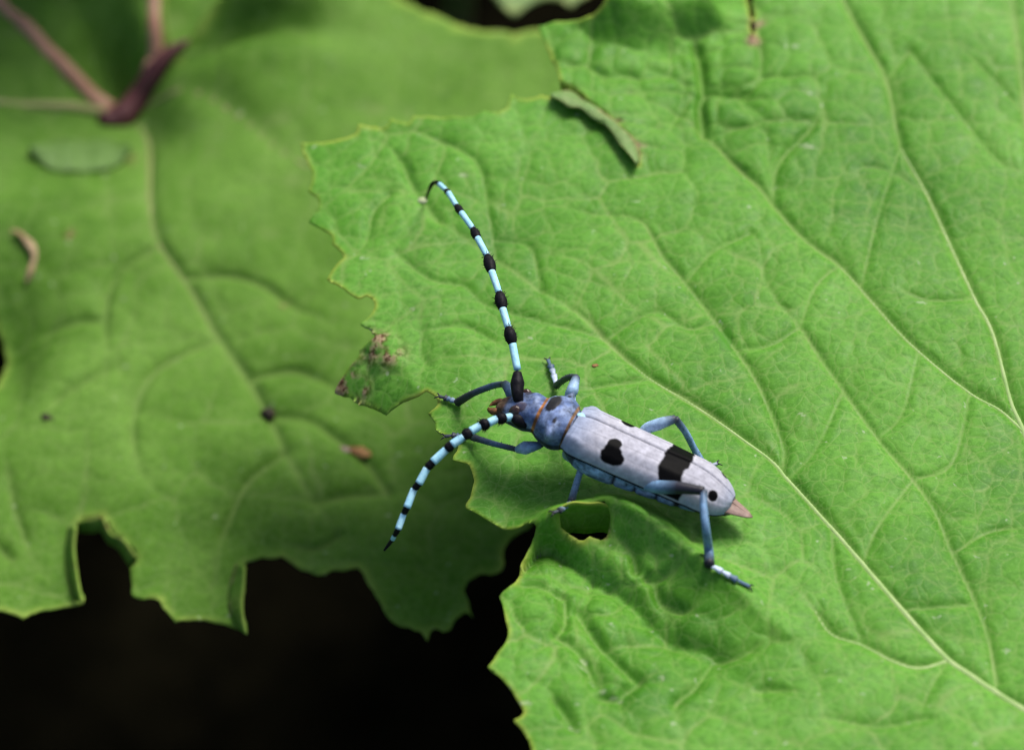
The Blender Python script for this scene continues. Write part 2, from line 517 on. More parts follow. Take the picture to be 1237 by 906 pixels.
        o = mesh(name, V[used], F, mats, parent, {k: a[used] for k, a in at_.items()})
        sm = o.modifiers.new('thickness', 'SOLIDIFY')
        sm.thickness = thick * S; sm.offset = -1; sm.material_offset = 1; sm.use_rim = True
        return o

# ---------------- the leaf the beetle stands on
CREST = [(540, 745), (600, 690), (640, 642), (657, 621), (690, 610), (735, 603), (770, 618), (805, 640), (860, 678), (905, 706), (960, 748), (1030, 800)]
VALLEY = [(570, 800), (600, 740), (632, 690), (665, 672), (723, 712), (762, 738), (808, 784), (861, 800), (899, 842), (952, 878), (990, 910)]
crest_xy = spline(np.array([at(x, y, 0.45)[:2] for x, y in CREST]), 4)
valley_xy = spline(np.array([at(x, y, -0.22)[:2] for x, y in VALLEY]), 4)
tipfold_a = at(452, 402, 0)[:2]; tipfold_b = at(522, 482, 0)[:2]
lobe_c = at(720, 45, 0.3)[:2]; dark_c = at(800, 20, 0.3)[:2]
slit_xy = np.array([at(x, y, 0.3)[:2] for x, y in ((655, 110), (690, 116), (730, 145), (773, 196))])
wall_xy = spline(np.array([at(x, y, 0.3)[:2] for x, y in ((652, 40), (690, 52), (740, 68), (800, 70), (850, 62), (893, 44), (915, 10))]), 4)
def main_macro(x, y):
    x = np.asarray(x, float); y = np.asarray(y, float)
    h = 0.05 * np.maximum(y, -1) + 0.05 * (x + 1) * 0.3
    h = h - 0.006 * np.maximum(x - 5, 0) ** 2 - 0.004 * np.maximum(y - 7, 0) ** 2 - 0.004 * np.maximum(-5 - y, 0) ** 2
    # fold: far side drops off the crest, near face slopes straight down into a crease
    sd_, pr = sgn_dist(x, y, crest_xy)          # crest runs to the right: left of it is the far side
    sv, pv = sgn_dist(x, y, valley_xy)
    amp = 0.38 * smooth01((1.0 - pr) / 0.45) * smooth01((pr - 0.19) / 0.13)
    dep = 0.24 * smooth01((0.95 - pv) / 0.55) * smooth01((pv - 0.08) / 0.2)
    t = np.abs(sd_) / (np.abs(sd_) + np.abs(sv) + 1e-6)
    te = t + 0.10 * np.sin(2 * math.pi * t)
    front = amp * (1 - te) - dep * te
    back = amp * np.exp(-(sd_ / 0.26) ** 2)
    near = -dep * np.exp(-(np.sqrt(sv ** 2 + 0.002) - 0.0447) / 0.30)
    h = h + np.where(sd_ > 0, back, np.where(sv > 0, front, near))
    # near lobe droops towards its toothed edge
    e = at(600, 800, 0)
    h = h - 0.10 * np.maximum(-0.1 - (x - e[0]) * 0.6, 0) ** 2
    # damaged corner hanging down beyond a small fold
    d = tipfold_b - tipfold_a; nrm = np.array([d[1], -d[0]]) / np.hypot(*d)
    s = (x - tipfold_a[0]) * nrm[0] + (y - tipfold_a[1]) * nrm[1]
    al = ((x - tipfold_a[0]) * d[0] + (y - tipfold_a[1]) * d[1]) / (d @ d)
    win = smooth01((al + 0.25) / 0.3) * smooth01((1.25 - al) / 0.3)
    h = h - np.where(s > 0, 0.95 * (np.sqrt(s * s + 0.01) - 0.1), 0) * win
    # upper lobe: rolls away towards its far edge, stands a little over the lower one along the slit
    h = h + 0.16 * np.exp(-(((x - lobe_c[0]) / 0.9) ** 2 + ((y - lobe_c[1]) / 0.8) ** 2))
    h = h - 0.60 * np.exp(-(((x - dark_c[0]) / 0.8) ** 2 + ((y - dark_c[1] - 1.0) / 1.0) ** 2))
    sw, pw = sgn_dist(x, y, wall_xy)
    h = h + 0.50 * smooth01(sw / 0.55) * (sw > 0) * smooth01(pw * 6) * smooth01((1 - pw) * 4) * np.exp(-(np.maximum(sw - 0.6, 0) / 1.2) ** 2)
    ss, pp = sgn_dist(x, y, slit_xy)
    h = h + 0.10 * np.where(ss > 0, np.exp(-(ss / 0.5) ** 2), 0) * smooth01(pp * 8) * smooth01((1 - pp) * 4)
    return h

ML = Leaf(main_macro, seed=11)
puff_c = [(ML.hit(*q)[:2], r, a) for q, r, a in (((790, 700), 1.2, 1.7), ((680, 790), 1.3, 1.2), ((830, 60), 1.7, 1.8), ((720, 60), 0.8, 1.2), ((880, 130), 1.0, 1.2), ((440, 460), 0.6, 1.2), ((470, 200), 1.2, 0.7))]
def main_puff(x, y):
    f = np.full(np.shape(x), 1.0)
    for c, r, a in puff_c: f = f + a * np.exp(-(((x - c[0]) ** 2 + (y - c[1]) ** 2) / r ** 2))
    return np.minimum(f * 1.0 + 0.6 * (f - 1), 4.5)
ML.puff = main_puff
V1 = [(1400, 950), (1300, 893), (1237, 856), (1169, 811), (1143, 792), (1090, 737), (1042, 681), (1005, 638), (952, 580), (930, 555), (877, 516), (838, 489), (788, 460), (760, 437), (732, 411), (698, 379), (653, 352), (600, 315), (530, 270), (470, 236), (420, 200), (372, 178)]
V4 = [(1400, 950), (1330, 790), (1270, 610), (1237, 520), (1220, 480), (1199, 403), (1178, 360), (1146, 291), (1119, 233), (1088, 177), (1072, 101), (1050, 58), (1020, 0), (1000, -60)]
VA = [(1237, 520), (1210, 495), (1172, 474), (1109, 424), (1077, 392), (1040, 350), (1013, 323), (971, 291), (934, 249), (918, 228), (886, 199), (849, 164), (812, 138), (738, 106), (695, 69), (655, 36)]
V2 = [(1143, 797), (1111, 806), (1079, 798), (1042, 779), (1005, 766), (984, 739), (952, 702), (905, 655)]
V3 = [(1204, 826), (1196, 776), (1180, 729), (1151, 668), (1132, 622), (1103, 580), (1060, 530), (1019, 472), (992, 435), (966, 397), (929, 355), (907, 286), (838, 265), (775, 212)]
VB = [(945, 568), (946, 540), (923, 480), (907, 450), (889, 424), (865, 392), (828, 344), (801, 313), (770, 270), (701, 260), (653, 228), (600, 215)]
for v, wd, st, dp in ((V1, 0.028, 0.75, 0.022), (V4, 0.026, 0.6, 0.02), (VA, 0.024, 0.6, 0.02), (V2, 0.022, 0.6, 0.016), (V3, 0.022, 0.55, 0.018), (VB, 0.022, 0.55, 0.02)):
    ML.vein(v, wd, st, dp)
for v in ([(788, 460), (765, 463), (735, 467), (700, 473), (670, 470)],
          [(1125, 42), (1178, 79), (1225, 127), (1290, 200)], [(1098, 64), (1130, 106), (1172, 159), (1204, 196), (1233, 217), (1290, 260)],
          [(1071, 100), (1098, 64)], [(1119, 233), (1060, 205), (1020, 215)], [(1178, 360), (1120, 365), (1060, 340)], [(1040, 350), (1060, 265), (1088, 177)],
          [(934, 249), (940, 200), (985, 150), (1000, 100)], [(849, 164), (850, 115), (905, 113), (960, 50)], [(839, 40), (845, 75), (850, 115)], [(780, 38), (839, 40), (880, 35)],
          [(653, 352), (640, 300), (600, 290)], [(732, 411), (700, 400), (640, 385), (590, 370), (560, 345)], [(530, 270), (500, 230), (480, 190), (437, 160)],
          [(600, 315), (590, 260), (575, 200), (520, 170), (475, 150)], [(470, 236), (450, 260), (440, 300), (400, 335)], [(560, 345), (520, 340), (480, 310), (460, 280)],
          [(653, 440), (610, 420), (560, 395), (510, 400), (440, 392)], [(510, 400), (510, 430), (530, 460)],
          [(865, 392), (830, 400), (790, 380), (732, 411)], [(828, 344), (860, 310), (907, 286)], [(966, 397), (930, 420), (889, 424)], [(1013, 323), (985, 350), (966, 397)],
          [(1060, 530), (1090, 500), (1109, 424)], [(1103, 580), (1150, 560), (1172, 474)], [(1042, 681), (1060, 640), (1103, 580)], [(1151, 668), (1200, 640), (1260, 640)],
          [(1180, 729), (1130, 735), (1090, 737)], [(1042, 779), (1010, 700), (1005, 638)], [(952, 580), (985, 545), (1019, 472)],
          [(808, 784), (792, 814), (766, 830), (750, 845), (755, 877), (775, 905)], [(665, 662), (678, 690), (681, 723), (683, 748), (672, 770), (640, 797), (592, 806)],
          [(678, 723), (640, 708), (606, 720)], [(697, 740), (720, 775), (745, 800), (766, 822)], [(861, 800), (840, 830), (815, 855), (830, 900)], [(700, 835), (730, 845), (745, 848)],
          [(672, 770), (700, 790), (720, 830)], [(635, 830), (670, 850), (695, 885), (720, 905)], [(735, 700), (770, 696), (790, 700), (810, 690), (845, 672)], [(790, 700), (800, 725), (830, 737), (870, 720)],
          [(720, 640), (760, 660), (770, 690)], [(861, 800), (900, 790), (935, 760)], [(952, 875), (1000, 870), (1060, 880), (1120, 870)], [(899, 840), (930, 835), (1000, 845)], [(1143, 800), (1120, 840), (1100, 900)]):
    ML.vein(v, 0.018, 0.36, 0.012)
for P in (((900, -200), (1000, -60)), ((1200, -150), (1270, 610)), ((1700, 200), (1400, 950)), ((1780, 650), (1400, 950)), ((1150, 1250), (1400, 950)), ((1350, 1280), (1400, 950)), ((900, 1150), (1400, 950))):
    a, b = P; ML.vein([a, (0.5 * (a[0] + b[0]) + 15, 0.5 * (a[1] + b[1])), b], 0.05, 0.7, 0.03)

OUT_MAIN = [(643, 908), (638, 892), (630, 880), (619, 870), (628, 866), (633, 860), (628, 850), (619, 835), (610, 824), (604, 817), (589, 805.5), (596, 797), (599, 791), (608, 780), (613.6, 768), (614, 760), (611, 750), (609, 738), (607, 729), (603, 720), (610, 712), (623, 703), (628, 690), (632, 677), (638, 664), (644, 652), (647, 642),
            (648, 634), (642, 631), (634, 633), (625, 638), (616, 640), (606, 638), (597, 633), (588.6, 628), (574, 619), (562, 613), (563, 608), (568, 601), (570, 592), (573, 581), (570, 569), (566, 560), (556, 558), (546, 556), (548, 550), (552, 545), (554, 538), (545, 530), (533, 524), (526, 519), (526, 511), (517, 500), (522, 495), (528, 491), (529, 482), (515, 472),
            (507, 478), (498, 482), (487, 486), (478, 492), (471, 497), (466, 502), (450, 494), (428.6, 486), (415, 480), (403, 475), (408, 464), (414, 455), (423.7, 441), (430, 435), (434.6, 429), (433, 422), (445, 412), (455, 407), (447, 398), (434, 392), (441, 387), (449, 379), (453, 370), (451, 362), (444, 357), (437, 360), (432, 361), (425, 357), (419, 353), (407, 344), (395, 337.5), (399, 330), (404, 323), (409, 317), (416, 311), (411, 303), (401, 295), (402, 288), (400, 283), (393, 280), (386.7, 276), (373, 268.5), (378, 261), (383, 255), (385.5, 246), (382, 238), (372, 232), (376, 221), (377, 211), (372, 200), (369.7, 192), (363, 172.5),
            (374.6, 173), (390, 172.5), (404, 170), (418, 167), (430, 162), (433, 150), (441, 152), (452, 153), (461, 155.5), (467, 153), (473, 143), (479, 146), (486, 147.5), (494, 149), (500, 140), (507, 141), (515, 140), (531, 142), (549, 140), (560, 142), (569, 141), (576, 140), (583, 134), (592, 136), (603, 136), (612, 131), (614, 124), (618, 114), (627, 119), (635, 120), (645, 119), (654, 115), (660, 117.5), (664, 116.5),
            (676, 118), (690, 121), (706, 131), (728, 145), (744, 160), (760, 175), (768, 188), (770, 200), (772, 200), (772.5, 184), (764, 168), (748, 153), (730, 138), (706, 123), (689, 112), (678, 109),
            (676, 100), (671, 83), (663, 62), (654, 41), (651, 32), (660, 30), (671, 26), (685, 26), (697, 24.6), (705, 22), (712, 19), (725, 10), (731, 0), (745, -30), (790, -70), (805, -130), (880, -165), (980, -200), (1090, -190), (1200, -220), (1320, -170), (1440, -130), (1560, -40), (1680, 60), (1750, 220), (1830, 400), (1800, 600), (1780, 800), (1680, 930), (1560, 985), (1440, 960), (1395, 985), (1450, 1060), (1440, 1160), (1400, 1250), (1300, 1300), (1220, 1290), (1120, 1340), (1040, 1290), (950, 1280), (900, 1210), (820, 1200), (800, 1130), (740, 1100), (725, 1030), (690, 1000), (680, 960), (655, 930)]
ML.ring(OUT_MAIN)
HOLE = [(664, 627), (672, 634), (682, 641), (690, 647), (700, 653), (708, 652), (712, 647), (718, 650), (727, 653), (733, 648), (736, 636), (737, 622), (733, 610), (722, 611), (708, 613), (695, 612), (684, 613), (674, 618)]
hole_xy = np.array([ML.hit(x, y, True)[:2] + np.array([0, 0.02 if k >= 12 else 0.0]) for k, (x, y) in enumerate(HOLE)])
ML.rings.append(hole_xy)
# torn notch with a brown lip near the far edge
ML.ring([(906, -30), (911, 20), (913, 46), (911, 50), (909, 44), (905, 15), (899, -30)])

p_scar = [(ML.hit(*q)[:2], r) for q, r in (((455, 418), 0.17), ((412, 474), 0.17), ((432, 479), 0.13), ((423, 455), 0.09), ((474, 430), 0.13), ((914, 30), 0.10), ((909, 52), 0.10), ((771, 185), 0.09), ((748, 153), 0.06), ((700, 648), 0.05), ((728, 650), 0.06))]
def main_scar(X, Y):
    s = np.zeros(X.shape)
    for c, r in p_scar: s = np.maximum(s, np.exp(-(((X - c[0]) ** 2 + (Y - c[1]) ** 2) / r ** 2)))
    return np.clip(s * 1.6, 0, 1)
green_scar = [(ML.hit(*q)[:2], r) for q, r in (((873, 412), 0.10), ((868, 406), 0.06), ((880, 404), 0.05), ((906, 368), 0.06), ((876, 420), 0.07))]
flecks = [(ML.hit(x, y)[:2], r, a) for x, y, r, a in ((706, 798, .035, .6), (704, 808, .03, .3), (712, 824, .025, .5), (726, 835, .03, .5), (745, 844, .035, .5), (695, 883, .03, .5), (688, 880, .03, .6), (633, 854, .05, .2), (798, 821, .025, .6), (698, 855, .025, .6), (735, 268, .02, .2), (437, 205, .025, .4), (560, 218, .04, .2), (968, 506, .03, .4), (1025, 692, .03, .5), (440, 318, .035, .3), (500, 378, .02, .5), (972, 180, .05, .3))]
def main_pig(X, Y, pg):
    for c, r, a in flecks:
        u = (X - c[0]) * math.cos(a) - (Y - c[1]) * math.sin(a); v = (X - c[0]) * math.sin(a) + (Y - c[1]) * math.cos(a)
        d = np.hypot(u * 0.6, v * 1.5) + 0.03 * vnoise(X, Y, 0.04, 9)
        m = d < r
        pg[m] = (0.42, 0.50, 0.30, 0.5)
    for c, r in green_scar:
        d = np.hypot(X - c[0], (Y - c[1]) * 0.8) + 0.06 * vnoise(X, Y, 0.07, 3)
        m = d < r
        pg[m] = (0.06, 0.24, 0.012, 0.75)

leaf_base = ML.hit(1400, 950); leaf_base[2] -= 0.2
leaf = empty('toothed_leaf', leaf_base, 'large bright green toothed leaf that the beetle stands on', 'leaf')
blade = ML.build('blade', leaf, [M_LEAF, M_UNDER], (-3.0, 6.6, -5.4, 7.2), 0.03, 0.16, scar=main_scar, pigment=main_pig)

def vein_tube(L, pix, r0, r1, parent, mat, lift=0.0):
    Q = spline(np.array([[*L.hit(*q)[:2], 0] for q in pix]), 8)
    Q[:, 2] = L.height(Q[:, 0], Q[:, 1]) + lift
    R = np.linspace(r0, r1, len(Q))
    Q[:, 2] -= R * 0.45
    V, F = tube(Q, R, 8)
    return mesh('vein', V, F, mat, parent)
vein_tube(ML, V1[:14], 0.065, 0.010, blade, M_VEIN)
vein_tube(ML, V4[:10], 0.055, 0.010, blade, M_VEIN)
vein_tube(ML, VA[:7], 0.03, 0.010, blade, M_VEIN)
vein_tube(ML, V2[:6], 0.028, 0.012, blade, M_VEIN)

GROUND_Z = -24.0
def petiole(L_hub, foot, parent, mat, r=0.28):
    h = np.asarray(L_hub, float); f = np.asarray(foot, float)
    P = [h, h + (f - h) * 0.12 + np.array([0, 0, -2.0]), h + (f - h) * 0.55 + np.array([0, 0, -1.5]), f]
    V, F = stube(P, [r * 0.8, r, r * 1.1, r * 1.4], 8, 12)
    return mesh('petiole', V, F, mat, parent)
petiole(ML.hit(1400, 950) + np.array([0, 0, -0.15]), (11, 4, GROUND_Z), leaf, M_STALK)

# curled lip hanging over the slit, underside showing
def lip(parent, top_px, low_px, top_up, low_up, mats, name, L, sag=0.05, thick=0.02):
    top = spline(np.array([L.hit(*q, True) + np.array([0, 0, top_up]) for q in top_px]), 5)
    n = len(top)
    low = spline(np.array([at(x, y, L.hit(x, y, True)[2] + low_up) for x, y in low_px]), 5)
    low = np.stack([np.interp(np.linspace(0, 1, n), np.linspace(0, 1, len(low)), low[:, k]) for k in range(3)], 1)
    V = []; nr = 8
    for j in range(nr):
        t = j / (nr - 1)
        row = top * (1 - t) + low * t
        bul = math.sin(t * math.pi) * sag
        row = row + np.array([0, -bul * 0.6, bul])
        row[:, 2] += 0.012 * vnoise(row[:, 0], row[:, 1], 0.12, 5)
        V.append(row)
    V = np.vstack(V)
    F = [[j * n + i, j * n + i + 1, (j + 1) * n + i + 1, (j + 1) * n + i] for j in range(nr - 1) for i in range(n - 1)]
    z = np.zeros(len(V))
    rim = np.concatenate([np.full(n, 0.8)] + [np.zeros(n)] * (nr - 2) + [np.full(n, 0.5)])
    o = mesh(name, V, F, mats, parent, {'vein': z, 'rim': rim, 'scar': np.concatenate([np.full(n, 0.7), np.full(n, 0.5)] + [np.full(n, 0.12)] * (nr - 2)), 'pigment': np.zeros((len(V), 4))})
    sm = o.modifiers.new('thickness', 'SOLIDIFY'); sm.thickness = thick * S; sm.offset = 0
    return o
lip(blade, [(667, 114), (688, 110), (706, 122), (730, 137), (748, 152), (764, 167), (771, 180), (772, 196)],
    [(665, 116), (678, 123), (688, 130), (701, 131), (716, 144), (728, 149), (739, 160), (746, 172), (757, 184), (769, 199)], 0.0, 0.11, [M_LIP], 'torn_lip', ML, 0.03)
# far flap of the chewed hole, seen from inside
hp = [ML.hit(x, y, True) + np.array([0, 0.02, u]) for x, y, u in ((664, 625, 0.0), (674, 617, 0.02), (690, 611, 0.05), (710, 612, 0.05), (726, 610, 0.03), (738, 612, 0.0))]
lp = []
for x, y in ((664, 625), (674, 617), (690, 611), (710, 612), (726, 610), (738, 612)):
    q = ML.hit(x, y, True); lp.append(q + np.array([0, 0.05, -0.50]))
ht = spline(np.array(hp), 6); lt = spline(np.array(lp), 6); n = len(ht)
V = []; nr = 7
for j in range(nr):
    t = j / (nr - 1); row = ht * (1 - t) + lt * t; row = row + np.array([0, 0.05 * math.sin(t * math.pi), 0]); V.append(row)
V = np.vstack(V); F = [[j * n + i, j * n + i + 1, (j + 1) * n + i + 1, (j + 1) * n + i] for j in range(nr - 1) for i in range(n - 1)]
o = mesh('chewed_flap', V, F, [M_LEAF], blade, {'vein': np.zeros(len(V)), 'rim': np.concatenate([np.full(n, 0.9)] + [np.full(n, 0.1)] * (nr - 1)), 'scar': np.zeros(len(V)), 'pigment': np.zeros((len(V), 4))})
sm = o.modifiers.new('thickness', 'SOLIDIFY'); sm.thickness = 0.02 * S

# ---------------- the blurred leaf below, on the left
LZ = -3.7
hubL = at(140, 140, LZ)[:2]
tipL = at(545, 730, LZ - 0.6)[:2]
foldL = spline(np.array([at(x, y, LZ)[:2] for x, y in ((165, 128), (205, 112), (245, 100), (300, 90), (355, 92), (415, 100), (480, 112))]), 4)
darkL = [(at(140, 60, LZ)[:2], 0.55, 0.9, 0.75), (at(245, 10, LZ)[:2], 0.7, 1.1, 1.0), (at(320, 70, LZ)[:2], 0.9, 0.5, 0.25)]
b1 = at(105, 680, LZ)[:2]; b2 = at(285, 720, LZ)[:2]; b3 = at(5, 430, LZ)[:2]
def left_macro(x, y):
    x = np.asarray(x, float); y = np.asarray(y, float)
    h = LZ + 0.02 * y
    r = np.hypot(x - hubL[0], y - hubL[1])
    h = h - 0.7 * np.exp(-(r / 1.3) ** 2) + 0.25 * np.exp(-((r - 2.6) / 1.3) ** 2)
    h = h - 0.012 * np.maximum(r - 9, 0) ** 2
    t = np.maximum((x - tipL[0] + 1.6) * 0.65 - (y - tipL[1] - 1.6) * 0.65, 0)
    h = h - 0.16 * t ** 2 * smooth01((1.5 - (y - tipL[1])) / 5)
    sd_, pr = sgn_dist(x, y, foldL)
    tp = smooth01(pr * 5) * smooth01((1 - pr) * 2)
    h = h + tp * (0.30 * np.where(sd_ > 0, np.exp(-(sd_ / 0.22) ** 2), np.exp(-(sd_ / 1.0) ** 2)) + 0.75 * smooth01((sd_ - 0.15) / 0.8) * np.exp(-(np.maximum(sd_ - 0.9, 0) / 2.0) ** 2))
    for c, a, b, d in darkL:
        h = h - d * np.exp(-(((x - c[0]) / a) ** 2 + ((y - c[1]) / b) ** 2))
    for c in (b1, b2):     # blade edges bend up beside the bites
        d = np.hypot((x - c[0] + 0.25) / 0.5, (y - c[1]) / 1.0)
        h = h - 0.22 * np.exp(-d ** 2)
    h = h - 0.5 * np.exp(-(((x - b3[0]) / 0.5) ** 2 + ((y - b3[1]) / 1.0) ** 2))
    h = h + 0.30 * vnoise(x, y, 3.1, 77) + 0.12 * vnoise(x, y, 1.4, 78)
    return h
LL = Leaf(left_macro, seed=23, bulge=0.05, cells=((1.3, 0.035), (0.5, 0.016)))
LL.mainbulge = 0.035; LL.rag = 0.032
L1 = [(150, 142), (175, 160), (181, 190), (181, 240), (190, 290), (230, 350), (265, 410), (300, 460), (325, 505), (345, 550), (380, 610), (410, 650), (450, 700), (500, 745)]
L2 = [(150, 142), (195, 118), (240, 112), (300, 150), (340, 185), (372, 207), (440, 260)]
L4 = [(132, 138), (100, 110), (60, 65), (30, 30), (0, 5), (-60, -60), (-150, -130)]
L5 = [(150, 132), (180, 92), (188, 62), (186, 20), (183, -40), (175, -110)]
L6 = [(125, 143), (60, 130), (0, 123), (-80, 120), (-220, 130)]
for v, wd, st in ((L1, 0.05, 0.55), (L2, 0.05, 0.5), (L6, 0.06, 0.5), (L4, 0.06, 0.3), (L5, 0.06, 0.3)):
    LL.vein(v, wd, st, 0.03)
for v in ([(245, 100), (300, 90), (355, 92), (415, 100), (480, 112), (560, 120)], [(190, 300), (155, 322), (135, 345), (127, 390), (130, 450), (120, 520)], [(225, 338), (278, 336), (315, 348), (352, 371), (399, 399), (440, 450)],
          [(325, 505), (370, 510), (400, 530), (440, 560), (470, 600)], [(2, 500), (8, 560), (16, 610), (27, 645), (47, 692), (90, 722)], [(345, 550), (300, 585), (280, 625), (265, 670), (262, 740)],
          [(127, 390), (70, 400), (40, 430)], [(130, 450), (80, 480), (40, 520)], [(265, 410), (220, 430), (180, 460), (160, 520), (180, 590), (250, 625)], [(380, 610), (440, 600), (500, 600)], [(410, 650), (380, 665), (330, 660)],
          [(181, 240), (130, 245), (80, 270)], [(300, 460), (350, 450), (400, 470), (450, 520)], [(-20, 640), (30, 700)]):
    LL.vein(v, 0.030, 0.50, 0.02)
OUT_LEFT = [(-150, 775), (-60, 750), (-20, 742), (0, 737), (14, 741), (28, 747), (36, 742), (50, 737), (64, 736), (75, 733), (88, 731), (100, 729), (99, 715), (94, 700), (94, 690), (90, 678), (89, 660), (91, 645), (92, 634), (97, 627), (110, 626), (124, 623), (130, 632), (134, 643), (142, 648), (150, 652), (158, 660), (166, 673), (164, 681), (157, 686), (158, 700), (160, 720), (172, 724), (180, 722), (193, 724), (202, 738), (212, 751), (228, 749), (245, 748), (258, 751), (270, 753), (285, 759), (298, 765), (294, 745), (292, 725), (294, 705), (296, 692), (292, 683), (298, 678), (306, 677), (316, 673), (325, 674), (340, 671), (350, 678), (357, 683), (372, 689), (385, 695), (395, 692), (402, 688), (416, 689), (432, 685), (441, 697), (450, 712), (460, 728), (470, 747), (485, 757), (494, 757), (502, 762), (510, 762), (516, 776), (520, 762), (528, 757), (536, 764), (545, 760), (549, 748), (556, 744), (564, 737), (572, 746), (567, 728), (560, 714), (566, 700), (580, 692), (594, 694), (606, 690), (608, 672), (613, 655), (626, 645), (660, 620), (700, 600), (740, 540), (740, 400), (730, 250), (720, 120), (690, 55), (650, 36), (628, 40), (600, 38), (575, 36), (550, 30), (520, 15), (480, -2), (430, -40), (380, -60), (330, -80), (290, -45), (265, 0), (250, 20), (238, 36), (222, 58), (209, 64), (203, 50), (200, 20), (202, -20), (190, -90), (150, -150), (60, -220), (-80, -260), (-220, -180), (-330, 0), (-350, 150), (-260, 260), (-100, 310), (-30, 335), (-18, 370), (-10, 385), (0, 405), (7, 432), (5, 452), (-4, 468), (-40, 478), (-120, 500), (-250, 560), (-270, 680), (-210, 760)]
LL.ring(OUT_LEFT)
lscar = [(LL.hit(*q)[:2], r) for q, r in (((345, 372), 0.07), ((160, 200), 0.08), ((85, 292), 0.05))]
def left_scar(X, Y):
    s = np.zeros(X.shape)
    for c, r in lscar: s = np.maximum(s, np.exp(-(((X - c[0]) ** 2 + (Y - c[1]) ** 2) / r ** 2)))
    return np.clip(s * 1.5, 0, 1)
lbase = LL.hit(140, 140); lbase[2] -= 0.2
lleaf = empty('toothed_leaf', lbase, 'blurred green leaf lower on the left, pink veined with chewed bites in its edge', 'leaf')
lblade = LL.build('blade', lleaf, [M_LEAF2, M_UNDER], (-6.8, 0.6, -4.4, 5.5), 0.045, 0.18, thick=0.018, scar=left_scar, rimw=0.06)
vein_tube(LL, L4, 0.16, 0.10, lblade, M_VEIN_PINK, 0.05)
vein_tube(LL, L5[1:], 0.12, 0.09, lblade, M_VEIN_PINK, 0.05)
vein_tube(LL, L6, 0.09, 0.04, lblade, M_VEIN_TAN, 0.04)
vein_tube(LL, L1[:7], 0.07, 0.015, lblade, M_VEIN_TAN)
vein_tube(LL, L2[:6], 0.07, 0.03, lblade, M_VEIN_TAN)
hubp = [LL.hit(122, 148, True), LL.hit(145, 146, True), LL.hit(168, 122, True), LL.hit(186, 92, True), LL.hit(205, 68, True), LL.hit(228, 52, True)]
V, F = stube(np.array(hubp) + np.array([0, 0, 0.05]), [0.10, 0.20, 0.18, 0.15, 0.10, 0.03], 6, 12)
mesh('purple_collar', V, F, M_PURPLE, lblade)
lip(lblade, [(84, 636), (80, 660), (81, 690), (90, 722)], [(92, 636), (90, 664), (94, 695), (100, 729)], 0.0, 0.22, [M_LEAF2], 'curled_edge', LL, 0.02, 0.03)
lip(lblade, [(93, 630), (110, 626), (124, 624), (134, 644), (150, 652), (166, 673)], [(97, 642), (110, 643), (122, 642), (131, 655), (143, 663), (157, 684)], 0.0, -0.16, [M_LEAF2], 'curled_edge', LL, 0.02, 0.03)
lip(lblade, [(286, 680), (278, 706), (277, 734), (287, 758)], [(296, 684), (295, 708), (293, 735), (298, 766)], 0.0, 0.24, [M_LEAF2], 'curled_edge', LL, 0.02, 0.03)
dp_ = [LL.hit(x, y, True) + np.array([0, 0, 0.07]) for x, y in ((16, 282), (28, 289), (39, 302), (42, 316), (36, 332), (30, 346))]
V, F = stube(dp_, [0.02, 0.045, 0.05, 0.04, 0.05, 0.02], 6, 10, 0.6)
V = V + 0.05 * np.stack([vnoise(V[:, 0], V[:, 1], 0.12, 41), vnoise(V[:, 0], V[:, 1], 0.12, 42), 0.4 * vnoise(V[:, 0], V[:, 1], 0.1, 43)], 1)
mesh('dried_edge', V, F, M_DRY, lblade)
petiole(LL.hit(150, 135) + np.array([0, 0, -0.2]), (-8, 22, GROUND_Z), lleaf, M_STALK)

